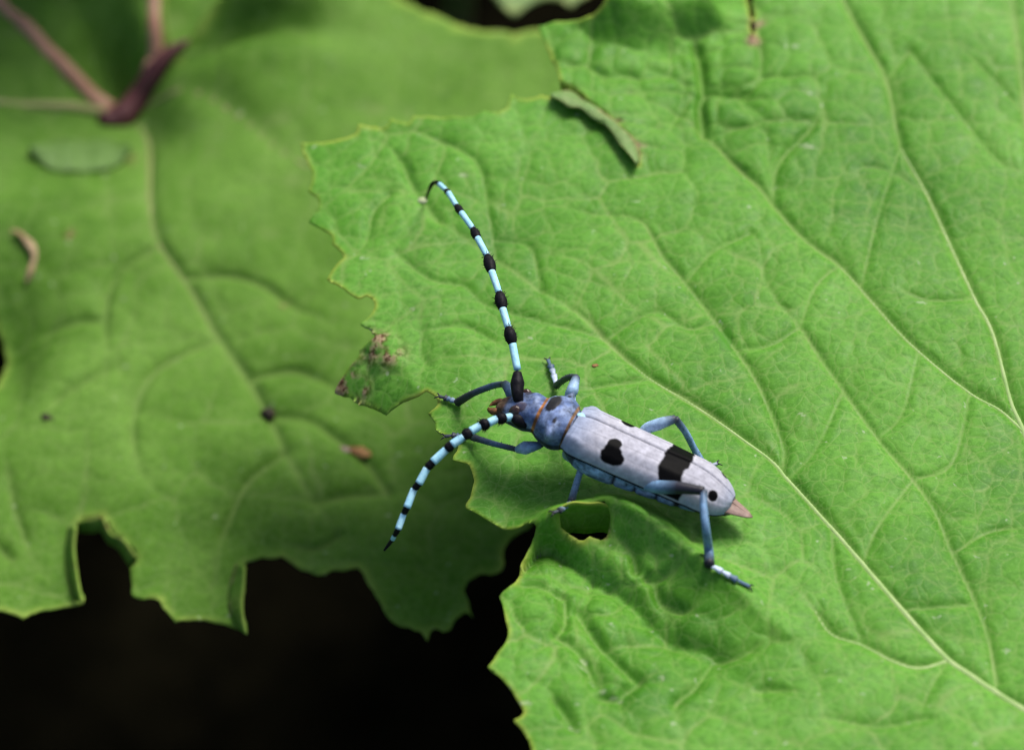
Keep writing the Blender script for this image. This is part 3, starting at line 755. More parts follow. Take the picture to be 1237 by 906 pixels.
# ---------------- a leaf tip at the top; the rest unseen, added to block light
def shade_leaf(label, c, r, tilt, seed, hub_dir, cell=0.16, mats=None, foot=None, drop=0.012):
    c = np.asarray(c, float); rng = random.Random(seed)
    def macro(x, y):
        x = np.asarray(x, float); y = np.asarray(y, float)
        rr = np.hypot(x - c[0], y - c[1])
        return c[2] + tilt[0] * (x - c[0]) + tilt[1] * (y - c[1]) - drop * rr ** 2 * 0.6 + 0.5 * vnoise(x, y, 3.0, seed) - 0.6 * np.exp(-(rr / 1.5) ** 2)
    L = Leaf(macro, seed=seed, bulge=0.14, cells=((1.3, 0.05), (0.6, 0.02)))
    a0 = hub_dir
    for k in range(7):
        a = a0 + math.pi + (k - 3) * 0.72
        e = c[:2] + r * 0.92 * np.array([math.cos(a), math.sin(a)])
        mid = 0.5 * (c[:2] + e) + 0.08 * r * np.array([-math.sin(a), math.cos(a)]) * (k - 3) / 3
        L.vein_xy([c[:2], mid, e], 0.07, 0.5, 0.03)
        for s in (-1, 1):
            b = mid * 0.6 + c[:2] * 0.4; aa = a + s * 0.55
            L.vein_xy([b, b + 0.3 * r * np.array([math.cos(aa), math.sin(aa)]), b + 0.55 * r * np.array([math.cos(aa - s * 0.1), math.sin(aa - s * 0.1)])], 0.04, 0.35, 0.02)
    R = []
    n = 150
    for i in range(n):
        a = 2 * math.pi * i / n
        da = (a - a0 + math.pi) % (2 * math.pi) - math.pi
        rad = r * (1 + 0.07 * math.cos(7 * (a - a0)) + 0.04 * math.sin(3 * a + seed)) * (1 - 0.86 * math.exp(-(da / 0.22) ** 2))
        rad *= 1 + (0.022 if i % 2 else -0.022) + 0.012 * (rng.random() - 0.5)
        R.append(c[:2] + rad * np.array([math.cos(a), math.sin(a)]))
    L.rings.append(np.array(R))
    t = empty('toothed_leaf', (c[0], c[1], c[2] - 0.9), label, 'leaf', 'unseen leaves added for shade')
    L.build('blade', t, mats or [M_LEAF2, M_UNDER], (99, 99, 99, 99), 0.1, cell, thick=0.03)
    hz = float(L.height(np.array([c[0]]), np.array([c[1]]))[0])
    petiole((c[0], c[1], hz - 0.1), foot or (c[0] * 1.05, c[1] * 1.05, GROUND_Z), t, M_STALK)
    return L, t

# leaf whose pale tip shows in the gap at the top
TL = Leaf(lambda x, y: -4.6 + 0.0 * np.asarray(x, float) + 0.10 * (np.asarray(y, float) - 7) + 0.3 * vnoise(x, y, 2.0, 91), seed=31, bulge=0.12)
TL.vein([(622, 20), (615, -60), (600, -150), (560, -260)], 0.06, 0.6, 0.03)
TL.vein([(690, 8), (650, -60), (600, -150)], 0.05, 0.5, 0.03); TL.vein([(560, -20), (580, -80), (590, -150)], 0.05, 0.5, 0.03)
TL.ring([(580, -25), (597, -2), (606, 8), (615, 13), (622, 23), (628, 13), (640, 6), (655, 0), (668, -2), (680, 1), (690, 9), (697, 2), (712, -6), (730, -20), (780, -40), (790, -120), (740, -220), (650, -300), (520, -330), (430, -260), (440, -160), (490, -110), (510, -60), (545, -50)])
tb = TL.hit(600, -150); tb[2] -= 0.3
tleaf = empty('toothed_leaf', tb, 'pale leaf tip poking into the dark gap at the top edge', 'leaf')
TL.build('blade', tleaf, [M_UNDER, M_UNDER], (-3, 3, 4, 8), 0.08, 0.16, thick=0.03)
petiole(TL.hit(560, -260) + np.array([0, 0, -0.15]), (-2, 16, GROUND_Z), tleaf, M_STALK)

shade_leaf('unseen leaf added low in front on the left to darken the gap', (-8.0, -12.3, -5.0), 8.8, (0.0, 0.05), 43, -1.2)  # this and the next five: unseen, added to close the canopy over the gap
shade_leaf('unseen leaf added beyond the left edge, below the chewed leaf, to block light', (-19.0, 1.0, -6.0), 10.5, (-0.05, 0.0), 47, 3.0)
shade_leaf('unseen leaf added behind the chewed leaf to block light', (-7.5, 18.0, -5.5), 8.0, (0.0, -0.05), 53, 1.6)
shade_leaf('unseen leaf added behind the beetle leaf, top right, to block light', (8.0, 20.0, -4.5), 9.0, (0.0, -0.05), 59, 1.2)
shade_leaf('unseen leaf added low in front of the beetle leaf to darken the gap', (3.5, -14.5, -7.0), 9.5, (0.0, 0.03), 61, -1.6)
shade_leaf('unseen leaf added off to the right under the beetle leaf to block light', (20.0, -1.0, -6.0), 9.0, (0.05, 0.0), 67, 0.0)

shade_leaf('unseen leaf added high behind to shade the top left of the chewed leaf', (-8.6, 15.4, 2.4), 5.6, (0.0, 0.02), 79, 1.5, foot=(-9, 24, GROUND_Z))  # unseen blocker, added to cast soft shade on the left leaf
shade_leaf('unseen leaf added high at the left to shade the chewed leaf', (-14.2, -1.0, 0.5), 5.6, (0.0, 0.0), 83, 3.1, foot=(-18, -1, GROUND_Z))  # unseen blocker, added to cut sky light at the left
# unseen copies of two leaves, added all round to keep light off the soil
protos = [shade_leaf('green toothed leaf added all round out of view to block light', (0.0, 40.0, -6.5), 11.0, (0, 0), 71, 0.3, cell=0.4),
          shade_leaf('green toothed leaf added all round out of view to block light', (27.0, 33.0, -8.0), 10.5, (0, 0), 73, 2.0, cell=0.4)]
prng = random.Random(5)
def copy_leaf(src, pos, rz, k):
    c = src.copy(); col.objects.link(c)
    c.location = Vector((pos[0] * S, pos[1] * S, pos[2] * S)); c.rotation_euler = (prng.uniform(-0.12, 0.12), prng.uniform(-0.12, 0.12), rz); c.scale = (k, k, 1)
    for ch in list(src.children):
        d = ch.copy(); col.objects.link(d); d.parent = c
for i in range(-4, 5):
    for j in range(-4, 5):
        x = i * 15.0 + (j % 2) * 7.5; y = j * 13.5
        r = math.hypot(x, y - 1)
        if r < 27 or r > 62 or math.hypot(x, y - 40) < 8 or math.hypot(x - 27, y - 33) < 8: continue
        copy_leaf(protos[(i + j) % 2][1], (x + prng.uniform(-2, 2), y + prng.uniform(-2, 2), -7.2 - 1.5 * (i % 2) - prng.uniform(0, 2.0)), prng.uniform(0, 6.28), prng.uniform(0.9, 1.12))

# ---------------- soil
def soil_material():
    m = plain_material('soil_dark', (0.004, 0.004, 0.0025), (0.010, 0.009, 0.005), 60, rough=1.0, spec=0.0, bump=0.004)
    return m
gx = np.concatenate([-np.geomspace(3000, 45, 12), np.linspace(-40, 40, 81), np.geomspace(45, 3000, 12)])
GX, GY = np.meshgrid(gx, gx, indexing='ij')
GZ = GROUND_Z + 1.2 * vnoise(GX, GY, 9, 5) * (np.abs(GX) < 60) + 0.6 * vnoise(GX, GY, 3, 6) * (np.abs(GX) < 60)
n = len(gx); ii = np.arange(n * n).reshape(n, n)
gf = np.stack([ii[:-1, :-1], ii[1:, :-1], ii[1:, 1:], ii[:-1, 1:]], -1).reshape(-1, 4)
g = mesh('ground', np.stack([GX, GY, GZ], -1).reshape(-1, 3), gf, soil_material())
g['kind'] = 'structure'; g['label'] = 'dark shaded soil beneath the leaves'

# ------------------------------------------------------------------ the beetle
M_BODY = attr_material('beetle_body', 0.6, 0.25, sheen=0.05, grain=1100, gamp=0.85, bump=0.00016)
M_ELY = attr_material('beetle_wing_case', 0.5, 0.03, sheen=0.0, grain=1500, gamp=0.30, bump=0.00007)
M_LEG = attr_material('beetle_leg', 0.5, 0.3, sheen=0.03, grain=1500, gamp=0.40, bump=0.00006)
M_BLUE = plain_material('antenna_blue', (0.24, 0.52, 0.68), (0.38, 0.64, 0.76), 1500, rough=0.5)
M_BLACK = plain_material('antenna_black', (0.004, 0.004, 0.006), (0.012, 0.011, 0.015), 1500, rough=0.5, spec=0.08)
M_EYE = plain_material('eye_dark', (0.025, 0.012, 0.010), (0.05, 0.025, 0.02), 2500, rough=0.25, spec=0.5)
M_JAW = plain_material('mouth_brown', (0.03, 0.015, 0.008), (0.20, 0.09, 0.03), 900, rough=0.4)
M_WING = plain_material('wing_membrane', (0.16, 0.10, 0.085), (0.30, 0.21, 0.18), 700, rough=0.4)

C_BLUE = np.array([0.085, 0.135, 0.29]); C_PALE = np.array([0.25, 0.32, 0.50]); C_BLK = np.array([0.006, 0.006, 0.010])
C_ORANGE = np.array([0.42, 0.17, 0.05]); C_LILAC = np.array([0.385, 0.385, 0.45]); C_STEEL = np.array([0.12, 0.22, 0.36])

P1 = at(671, 508, 0.76); P2 = at(869, 598, 0.44)
AX = P1 - P2; LB = np.linalg.norm(AX); AX /= LB
lat = np.cross(np.array([0, 0, 1.0]), AX); lat /= np.linalg.norm(lat)
upv = np.cross(AX, lat)
ROLL = math.radians(17)       # right side a little lower
lat2 = lat * math.cos(ROLL) + upv * math.sin(ROLL); up2 = upv * math.cos(ROLL) - lat * math.sin(ROLL)
def loc(x, y, z):
    """beetle frame: x forward in units of LB from the tail, y left, z up (cm)"""
    x = np.asarray(x, float)[..., None]; y = np.asarray(y, float)[..., None]; z = np.asarray(z, float)[..., None]
    r = ROLL - math.radians(9) * smooth01((x - 0.86) / 0.10)      # the front of the body is twisted upright a little
    l_ = lat * np.cos(r) + upv * np.sin(r); u_ = upv * np.cos(r) - lat * np.sin(r)
    return P2 + AX * x * LB + l_ * y + u_ * z

beetle = empty('longhorn_beetle', (P1 + P2) / 2 + np.array([0, 0, -0.42]), 'pale blue longhorn beetle with black spots and banded antennae', 'beetle')

# body: one continuous skin from mouth to tail
SEC = [ # x, zc, half width, half height
    (1.340, -0.16, 0.045, 0.045), (1.325, -0.15, 0.11, 0.085), (1.29, -0.13, 0.145, 0.13), (1.25, -0.09, 0.18, 0.175), (1.20, -0.06, 0.205, 0.20), (1.15, -0.04, 0.22, 0.215),
    (1.115, -0.03, 0.20, 0.20), (1.095, -0.03, 0.195, 0.195), (1.085, -0.03, 0.205, 0.205), (1.06, -0.02, 0.25, 0.24), (1.02, -0.01, 0.295, 0.265), (0.98, -0.01, 0.315, 0.275), (0.945, -0.01, 0.30, 0.265), (0.915, -0.01, 0.265, 0.245),
    (0.90, -0.02, 0.225, 0.22), (0.885, -0.03, 0.23, 0.20), (0.86, -0.08, 0.29, 0.20), (0.80, -0.12, 0.335, 0.23), (0.70, -0.14, 0.345, 0.235), (0.60, -0.14, 0.335, 0.225), (0.50, -0.13, 0.325, 0.21),
    (0.40, -0.12, 0.315, 0.20), (0.30, -0.115, 0.30, 0.19), (0.20, -0.11, 0.28, 0.175), (0.10, -0.10, 0.25, 0.155), (0.0, -0.10, 0.20, 0.125), (-0.07, -0.10, 0.13, 0.085), (-0.11, -0.10, 0.05, 0.04)]
SECA = np.array(SEC)
nb = 150; na = 72
tt = np.linspace(0, len(SEC) - 1, nb)
prof = np.stack([np.interp(tt, np.arange(len(SEC)), SECA[:, k]) for k in range(4)], 1)
for _ in range(2):
    prof[1:-1, 1:] = 0.25 * prof[:-2, 1:] + 0.5 * prof[1:-1, 1:] + 0.25 * prof[2:, 1:]
V = []; Cc = []
for i in range(nb):
    x, zc, hw, hh = prof[i]
    for k in range(na):
        th = 2 * math.pi * k / na          # 0 = left side, 90 = top
        c_, s_ = math.cos(th), math.sin(th)
        yy = hw * math.copysign(abs(c_) ** 0.9, c_); zz = hh * math.copysign(abs(s_) ** 0.9, s_)
        n1 = float(vnoise(x * 9, th * 1.1, 1.0, 3)); n2 = float(vnoise(x * 30, th * 4, 1.0, 4))
        if 0.90 < x < 1.085:
            tub = math.exp(-((x - 0.985) / 0.022) ** 2) * math.exp(-((math.atan2(s_, abs(c_)) - 0.35) / 0.30) ** 2)
            f = 1 + 0.32 * tub + 0.05 * n1 + 0.03 * n2
            yy *= f; zz *= f
        elif x >= 1.085:
            if s_ > 0: zz *= 1 - 0.25 * math.exp(-(c_ / 0.25) ** 2) * smooth01((x - 1.13) / 0.06)
            f = 1 + 0.05 * n1 + 0.02 * n2; yy *= f; zz *= f
        seg = 0.0
        if x < 0.62:
            ph = (x / 0.125) % 1.0
            seg = math.exp(-((ph - 0.5) / 0.10) ** 2)
            yy *= 1 - 0.07 * seg; zz *= 1 - 0.07 * seg
        V.append((x, yy, zc + zz))
        col_ = C_BLUE * (1 + 0.5 * n1) * 1.0 + (C_PALE - C_BLUE) * max(0.0, min(1.0, 0.30 + 1.2 * n2 + 0.6 * n1))
        if x > 1.27: col_ = col_ * (1 - smooth01((x - 1.27) / 0.03)) + np.array([0.10, 0.055, 0.03]) * smooth01((x - 1.27) / 0.03)
        sock = min(((x - 1.20) / 0.035) ** 2 + ((th - math.pi / 2 - q_) / 0.42) ** 2 for q_ in (0.62, -0.62))
        if sock < 1 + n1: col_ = col_ * 0.35 * np.array([1.5, 1.0, 0.9])
        if 1.077 < x < 1.098 + 0.006 * n1: col_ = C_ORANGE * (0.85 + 0.8 * n2)
        if 0.898 < x < 0.914: col_ = C_ORANGE * np.array([0.8, 1.1, 1.9]) * (0.8 + 0.6 * n2)
        if 0.80 < x < 0.893: col_ = C_BLK * 2 + C_STEEL * 0.25
        if 0.922 <= x <= 1.072:
            ang = th - math.pi / 2
            u_, v_ = (x - 1.042) / 0.040, (ang - 0.0) / 0.50
            if u_ * u_ + v_ * v_ + 0.8 * n1 < 1: col_ = C_BLK
            for dx, da in ((0.985, 0.72), (0.985, -0.72)):
                if ((x - dx) / 0.010) ** 2 + ((ang - da) / 0.12) ** 2 < 1: col_ = C_BLK
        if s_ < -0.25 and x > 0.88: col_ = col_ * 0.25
        if x < 0.80:
            if x < 0.62:
                col_ = C_STEEL * 1.25 + (C_PALE * 0.8 - C_STEEL) * max(0.0, 0.35 + n1 + n2)
                if seg > 0.35: col_ = C_BLK * 2
            else:
                col_ = C_STEEL * (1.1 + n1) + C_PALE * max(0.0, 0.25 + 1.2 * n2)
            if s_ > 0.25: col_ = C_BLK * 2
        if x < 0.02: col_ = np.array([0.10, 0.07, 0.07])
        Cc.append(np.clip(col_, 0.003, 1))
V = np.array(V); V = loc(V[:, 0], V[:, 1], V[:, 2])
F = [[i * na + k, (i + 1) * na + k, (i + 1) * na + (k + 1) % na, i * na + (k + 1) % na] for i in range(nb - 1) for k in range(na)]
F.append(list(range(na))); F.append([(nb - 1) * na + k for k in range(na)][::-1])
body = mesh('body', V, F, M_BODY, beetle, {'pigment': np.array(Cc)})

# wing cases
def hwid(u):
    return np.where(u < 0.06, 0.29 + 0.065 * np.sin(np.clip(u / 0.06, 0, 1) * math.pi / 2), 0.355 - 0.035 * np.clip((u - 0.06) / 0.7, 0, 1)) * np.sqrt(np.clip(1 - (np.clip((u - 0.72) / 0.285, 0, 1)) ** 2.6, 0.0, 1)) 
XF, XB = 0.895, -0.075
def elytron(side):
    nu, nv = 260, 90
    U, W = np.meshgrid(np.linspace(0, 1, nu), np.linspace(0, 1, nv), indexing='ij')
    th = W * math.radians(104)
    hw = hwid(U) + 0.012
    hh = 0.235 * np.sqrt(np.clip(1 - np.clip((U - 0.70) / 0.33, 0, 1) ** 2.4, 0.05, 1)) * (0.86 + 0.14 * smooth01(U / 0.12))
    y = hw * np.sin(th) ** 0.86
    z = -0.02 + hh * np.sign(np.cos(th)) * np.abs(np.cos(th)) ** 0.95 + 0.015 * np.exp(-(W / 0.05) ** 2) - 0.03 * np.exp(-(W / 0.02) ** 2)
    z = z + 0.045 * np.exp(-(((U - 0.05) / 0.05) ** 2 + ((W - 0.62) / 0.16) ** 2))      # shoulder hump
    z = z + 0.004 * np.sin(W * 22) * np.exp(-((W - 0.45) / 0.3) ** 2)
    z = z - 0.05 * smooth01((U - 0.75) / 0.25)
    z = z + 0.010 * vnoise(U * 6, W * 3, 1.0, 8)
    x = XF + (XB - XF) * U - 0.012 * (1 - W) * (U < 0.03)
    V = loc(x, side * (y + 0.003), z).reshape(-1, 3)
    # pigment
    nz = vnoise(U * 20, W * 8, 1.0, 12 + side) * 0.9 + vnoise(U * 60, W * 22, 1.0, 13) * 0.35
    def blob(u0, w0, a, b): return ((U - u0) / a) ** 2 + ((W - w0) / b) ** 2
    s1 = np.minimum(np.minimum(blob(0.275, 0.34, 0.042, 0.15), blob(0.290, 0.58, 0.074, 0.17)), blob(0.283, 0.47, 0.052, 0.16)) + 0.45 * nz
    wv = 0.055 * (W - 0.3) + 0.008 * np.sin(W * 11 + 1) + 0.022 * nz
    s2 = np.maximum(((U - 0.635 - wv) / (0.078 - 0.006 * np.sin(W * 6))) ** 2, (W / 0.90) ** 8)
    s3 = blob(0.895, 0.42, 0.026, 0.14) + 0.5 * nz
    s = np.minimum(np.minimum(s1, s2), s3)
    blk = smooth01((1.0 - s) / 0.40 + 0.5)
    halo = np.clip(smooth01((2.1 - s) / 1.0), 0, 1)
    base = C_LILAC[None, None] * (1 + 0.12 * nz[..., None])
    bl = np.clip(smooth01((0.20 - U) / 0.2) * 0.75 + 0.55 * smooth01((W - 0.72) / 0.2) + 0.4 * smooth01((U - 0.9) / 0.1), 0, 0.9)[..., None]
    base = base * (1 - bl) + np.array([0.20, 0.26, 0.40]) * bl
    base = base * (1 - 0.45 * halo[..., None]) + np.array([0.50, 0.50, 0.56]) * 0.45 * halo[..., None]
    lines = np.exp(-((W - 0.27) / 0.014) ** 2) * 0.30 + np.exp(-((W - 0.50) / 0.012) ** 2) * 0.14
    base = base * (1 - lines[..., None])
    blk = np.maximum(blk, smooth01((W - 0.93) / 0.03))
    blk = np.maximum(blk, 0.85 * np.exp(-(W / 0.016) ** 2))
    cc = base * (1 - blk[..., None]) + C_BLK * 0.35 * blk[..., None]
    i = np.arange(nu * nv).reshape(nu, nv)
    q = np.stack([i[:-1, :-1], i[1:, :-1], i[1:, 1:], i[:-1, 1:]], -1).reshape(-1, 4)
    if side < 0: q = q[:, ::-1]
    o = mesh('wing_case', V, q, M_ELY, beetle, {'pigment': np.clip(cc, 0.003, 1).reshape(-1, 3)})
    sm = o.modifiers.new('thickness', 'SOLIDIFY'); sm.thickness = 0.018 * S; sm.offset = -1
    return o
elytron(1); elytron(-1)
# scutellum
th = np.linspace(0, 2 * math.pi, 17)[:-1]
V = [loc(0.872, 0, 0.235)] + [loc(0.872 + 0.024 * math.cos(a), 0.045 * math.sin(a), 0.205) for a in th]
mesh('scutellum', np.array(V), [[0, 1 + k, 1 + (k + 1) % 16] for k in range(16)], M_BLUE, beetle)
# folded hind wings sticking out behind
def wing_tip(side):
    V = []; nn = 10; mm_ = 8
    for i in range(nn):
        t = i / (nn - 1)
        x = 0.05 - 0.265 * t; hw = 0.235 * (1 - t) ** 0.7 + 0.004
        for k in range(mm_):
            a = k / (mm_ - 1)
            V.append(loc(x, side * (hw * a + 0.001), -0.055 - 0.03 * t + 0.09 * (1 - t) * math.cos(a * 1.5) - 0.012 * math.cos(a * 14) * (1 - t)))
    F = [[i * mm_ + k, (i + 1) * mm_ + k, (i + 1) * mm_ + k + 1, i * mm_ + k + 1] for i in range(nn - 1) for k in range(mm_ - 1)]
    o = mesh('folded_wing', np.array(V), F, M_WING, beetle)
    sm = o.modifiers.new('thickness', 'SOLIDIFY'); sm.thickness = 0.012 * S; sm.offset = 0
wing_tip(1); wing_tip(-1)

# eyes, jaws, feelers
def blobmesh(c, r, axes, n=14):
    V = []; F = []
    for i in range(n + 1):
        for k in range(2 * n):
            a = math.pi * i / n; b = math.pi * k / n
            v = np.array([math.cos(a) * r[0], math.sin(a) * math.cos(b) * r[1], math.sin(a) * math.sin(b) * r[2]])
            V.append(c + axes[0] * v[0] + axes[1] * v[1] + axes[2] * v[2])
    m = 2 * n
    for i in range(n):
        for k in range(m): F.append([i * m + k, i * m + (k + 1) % m, (i + 1) * m + (k + 1) % m, (i + 1) * m + k])
    return np.array(V), F
for s in (1, -1):
    V, F = blobmesh(loc(1.215, s * 0.150, 0.0), (0.075, 0.055, 0.095), (AX, lat2, up2))
    mesh('eye', V, F, M_EYE, beetle)
    V, F = stube([loc(1.305, s * 0.07, -0.15), loc(1.345, s * 0.085, -0.18), loc(1.372, s * 0.055, -0.21), loc(1.385, s * 0.012, -0.225)], [0.045, 0.042, 0.026, 0.006], 5, 10)
    mesh('mandible', V, F, M_JAW, beetle)
    V, F = stube([loc(1.30, s * 0.09, -0.22), loc(1.33, s * 0.14, -0.27), loc(1.36, s * 0.13, -0.31)], [0.016, 0.015, 0.010], 5, 8)
    mesh('palp', V, F, M_JAW, beetle)

# legs
def hairs(P, R, count, ln, rng, back=0.4):
    """short spiky hairs around a tube, as slim pyramids"""
    out = []
    for _ in range(count):
        i = rng.randrange(len(P) - 1); t = rng.random()
        p = P[i] * (1 - t) + P[i + 1] * t; r = R[i] * (1 - t) + R[i + 1] * t
        d = P[i + 1] - P[i]; d = d / np.linalg.norm(d)
        v = np.array([rng.gauss(0, 1) for _ in range(3)]); v -= d * (v @ d); v /= np.linalg.norm(v)
        w_ = np.cross(d, v)
        b = p + v * r * 0.7; wd = 0.0045
        tip = p + v * (r + ln * rng.uniform(0.6, 1.1)) + d * ln * back * rng.uniform(0.2, 1.6)
        out.append((np.array([b + w_ * wd, b - w_ * wd, b + d * wd * 1.5, tip]), [[0, 1, 3], [1, 2, 3], [2, 0, 3]]))
    return out

def ground_pt(px, py, up=0.0):
    p = ML.hit(px, py, True); return at(px, py, p[2] + up)

def limb(name, pts, radii, colors, parent, hair=34, hl=0.018, n=7, ns=12):
    Q = spline(np.array(pts), n); R = resample_radii(radii, len(Q))
    cidx = np.linspace(0, len(colors) - 1, len(Q))
    carr = np.array(colors); C = np.stack([np.interp(cidx, np.arange(len(colors)), carr[:, k]) for k in range(3)], 1)
    V, F = tube(Q, R, ns)
    cv = np.vstack([np.repeat(C, ns, 0), C[:1], C[-1:]])
    if hair:
        hs = hairs(Q, R, hair, hl, RNG)
        V2, F2 = join([(V, F)] + hs)
        extra = np.tile(C_BLK * 1.5, (len(V2) - len(V), 1))
        V, F, cv = V2, F2, np.vstack([cv, extra])
    return mesh(name, V, F, M_LEG, parent, {'pigment': np.clip(cv, 0.003, 1)})

def tarsus(pts, parent, colors, r=0.035):
    """four foot joints and two claws, one mesh"""
    Q = spline(np.array(pts), 10)
    n = len(Q); parts = []; cols = []
    cuts = [0.0, 0.36, 0.58, 0.76, 1.0]
    for i in range(4):
        a = int(cuts[i] * (n - 1)); b = max(a + 2, int(cuts[i + 1] * (n - 1)))
        seg = spline(Q[a:b + 1], 2)
        k = np.linspace(0, 1, len(seg))
        rr = r * (0.55 + 0.55 * k) if i < 3 else r * (0.5 + 0.15 * k)
        if i == 2: rr = rr * 1.15
        v, f = tube(seg, rr, 10, 0.7); parts.append((v, f))
        c = np.array(colors[min(i, len(colors) - 1)])
        cc = np.vstack([np.repeat(c[None] * (1 - 0.35 * smooth01((k[:, None] - 0.8) / 0.2)), 10, 0), c[None], C_BLK[None]])
        cols.append(cc)
    d = Q[-1] - Q[-3]; d /= np.linalg.norm(d)
    side = np.cross(d, np.array([0, 0, 1.0])); side /= np.linalg.norm(side)
    for s in (-1, 1):
        v, f = stube([Q[-1], Q[-1] + d * 0.03 + side * s * 0.03 + np.array([0, 0, 0.008]), Q[-1] + d * 0.055 + side * s * 0.038 - np.array([0, 0, 0.012])], [0.010, 0.008, 0.002], 4, 6)
        parts.append((v, f)); cols.append(np.tile(C_BLK * 2, (len(v), 1)))
    V, F = join(parts)
    return mesh('foot', V, F, M_LEG, parent, {'pigment': np.clip(np.vstack(cols), 0.003, 1)})

C_LEG = np.array([0.14, 0.25, 0.40]); C_LEGP = np.array([0.30, 0.45, 0.64]); C_DK = np.array([0.03, 0.04, 0.06]); C_WHT = np.array([0.42, 0.50, 0.64])
def leg(name_label, femur, fr, fc, tibia, tr, tcol, foot, fcol, hair=0):
    f = limb('leg', femur, fr, fc, beetle)
    if name_label: f['label'] = name_label
    limb('shin', tibia, tr, tcol, f, hair + 40, 0.02)
    tarsus(foot, f, fcol)
# front right
k = at(610, 464, 0.72)
leg('front leg stretched forward beside the upright antenna', [loc(1.06, -0.12, -0.12), at(622, 480, 0.74), at(616, 471, 0.76), k], [0.05, 0.06, 0.065, 0.045], [C_DK, C_STEEL * 0.7, C_STEEL * 0.6, C_DK],
    [k, at(596, 466, 0.56), at(572, 475, 0.36), ground_pt(553, 486, 0.05)], [0.034, 0.036, 0.038, 0.048], [C_DK, C_STEEL * 0.5, C_DK, C_BLK * 2],
    [ground_pt(553, 486, 0.05), ground_pt(545, 483, 0.05), ground_pt(539, 481, 0.04), ground_pt(531, 479, 0.04)], [C_LEGP * 0.6, C_LEG * 0.5, C_DK])
# front left
k = at(625, 543, 0.36)
leg('front leg with thick blue thigh beneath the left antenna', [loc(1.02, 0.14, -0.16), at(655, 536, 0.48), at(645, 539, 0.48), at(634, 541, 0.44), k], [0.04, 0.032, 0.055, 0.075, 0.04], [C_DK, C_DK, C_LEG, C_LEGP, C_STEEL],
    [k, at(600, 537, 0.27), at(580, 531, 0.2), ground_pt(571, 528, 0.08)], [0.030, 0.032, 0.036, 0.042], [C_DK, C_STEEL * 0.6, C_DK, C_DK],
    [ground_pt(571, 528, 0.07), ground_pt(558, 527, 0.06), ground_pt(549, 526, 0.05), ground_pt(538, 527, 0.05)], [C_LEGP * 0.5, C_LEG * 0.4, C_DK])
# middle right
k = at(696, 456, 0.60)
leg('middle leg on the far side raised behind the shoulder', [loc(0.86, -0.18, -0.2), at(689, 484, 0.52), at(692, 470, 0.60), k], [0.05, 0.062, 0.066, 0.045], [C_LEG, C_LEGP * 1.1, C_LEGP * 1.15, C_DK],
    [k, at(687, 456, 0.5), at(678, 461, 0.3), ground_pt(672, 466, 0.07)], [0.038, 0.036, 0.036, 0.042], [C_DK, C_DK, C_DK, C_DK],
    [ground_pt(672, 466, 0.07), ground_pt(669, 453, 0.06), ground_pt(666, 444, 0.06), ground_pt(662, 435, 0.05)], [C_WHT * 1.1, C_WHT, C_LEG * 0.5])
# middle left
k = at(705, 556, 0.42)
leg('middle leg on the near side, shin straight down to the fold', [loc(0.80, 0.20, -0.22), at(686, 549, 0.36), at(695, 551, 0.42), k], [0.06, 0.065, 0.06, 0.042], [C_LEG, C_LEGP * 0.8, C_LEG, C_DK],
    [k, at(700, 572, 0.36), at(694, 592, 0.28), at(690, 606, 0.30)], [0.036, 0.036, 0.038, 0.044], [np.array([0.09, 0.04, 0.035]), C_LEGP * 0.9, C_LEGP * 0.8, C_DK],
    [at(690, 606, 0.30), at(682, 612, 0.40), at(677, 616, 0.45), ground_pt(669, 619, 0.05)], [C_LEGP * 0.7, C_LEGP * 0.6, C_DK])
# hind right
k = at(816, 506, 0.70)
leg('hind leg on the far side with bent blue knee', [loc(0.50, -0.2, -0.15), at(778, 522, 0.55), at(797, 512, 0.66), k], [0.05, 0.062, 0.066, 0.045], [C_LEG, C_LEGP * 1.15, C_LEGP, C_DK],
    [k, at(828, 522, 0.5), at(838, 541, 0.28), ground_pt(847, 558, 0.06)], [0.040, 0.038, 0.038, 0.046], [C_DK, C_LEG * 1.1, C_LEG * 1.2, C_LEG],
    [ground_pt(847, 560, 0.06), ground_pt(853, 563, 0.06), ground_pt(858, 562, 0.06), ground_pt(866, 560, 0.05)], [C_WHT * 1.1, C_WHT, C_WHT * 0.7])
# hind left
k = at(850, 593, 0.80)
leg('hind leg on the near side crossing the wing case', [loc(0.52, 0.25, -0.12), at(765, 583, 0.50), at(795, 588, 0.66), at(820, 589, 0.76), k], [0.045, 0.055, 0.075, 0.068, 0.048], [C_STEEL, C_LEG, C_LEG * 1.1, C_BLK * 3, C_BLK * 2],
    [k, at(850, 612, 0.78), at(853, 640, 0.66), ground_pt(856, 664, 0.20), ground_pt(857, 682, 0.07)], [0.040, 0.040, 0.044, 0.05, 0.056], [C_DK, C_STEEL * 1.2, C_LEG, C_STEEL, C_BLK * 2],
    [ground_pt(857, 682, 0.06), ground_pt(872, 690, 0.06), ground_pt(886, 698, 0.06), ground_pt(905, 708, 0.05)], [C_WHT * 1.15, C_WHT * 1.1, C_LEG * 0.6], hair=30)

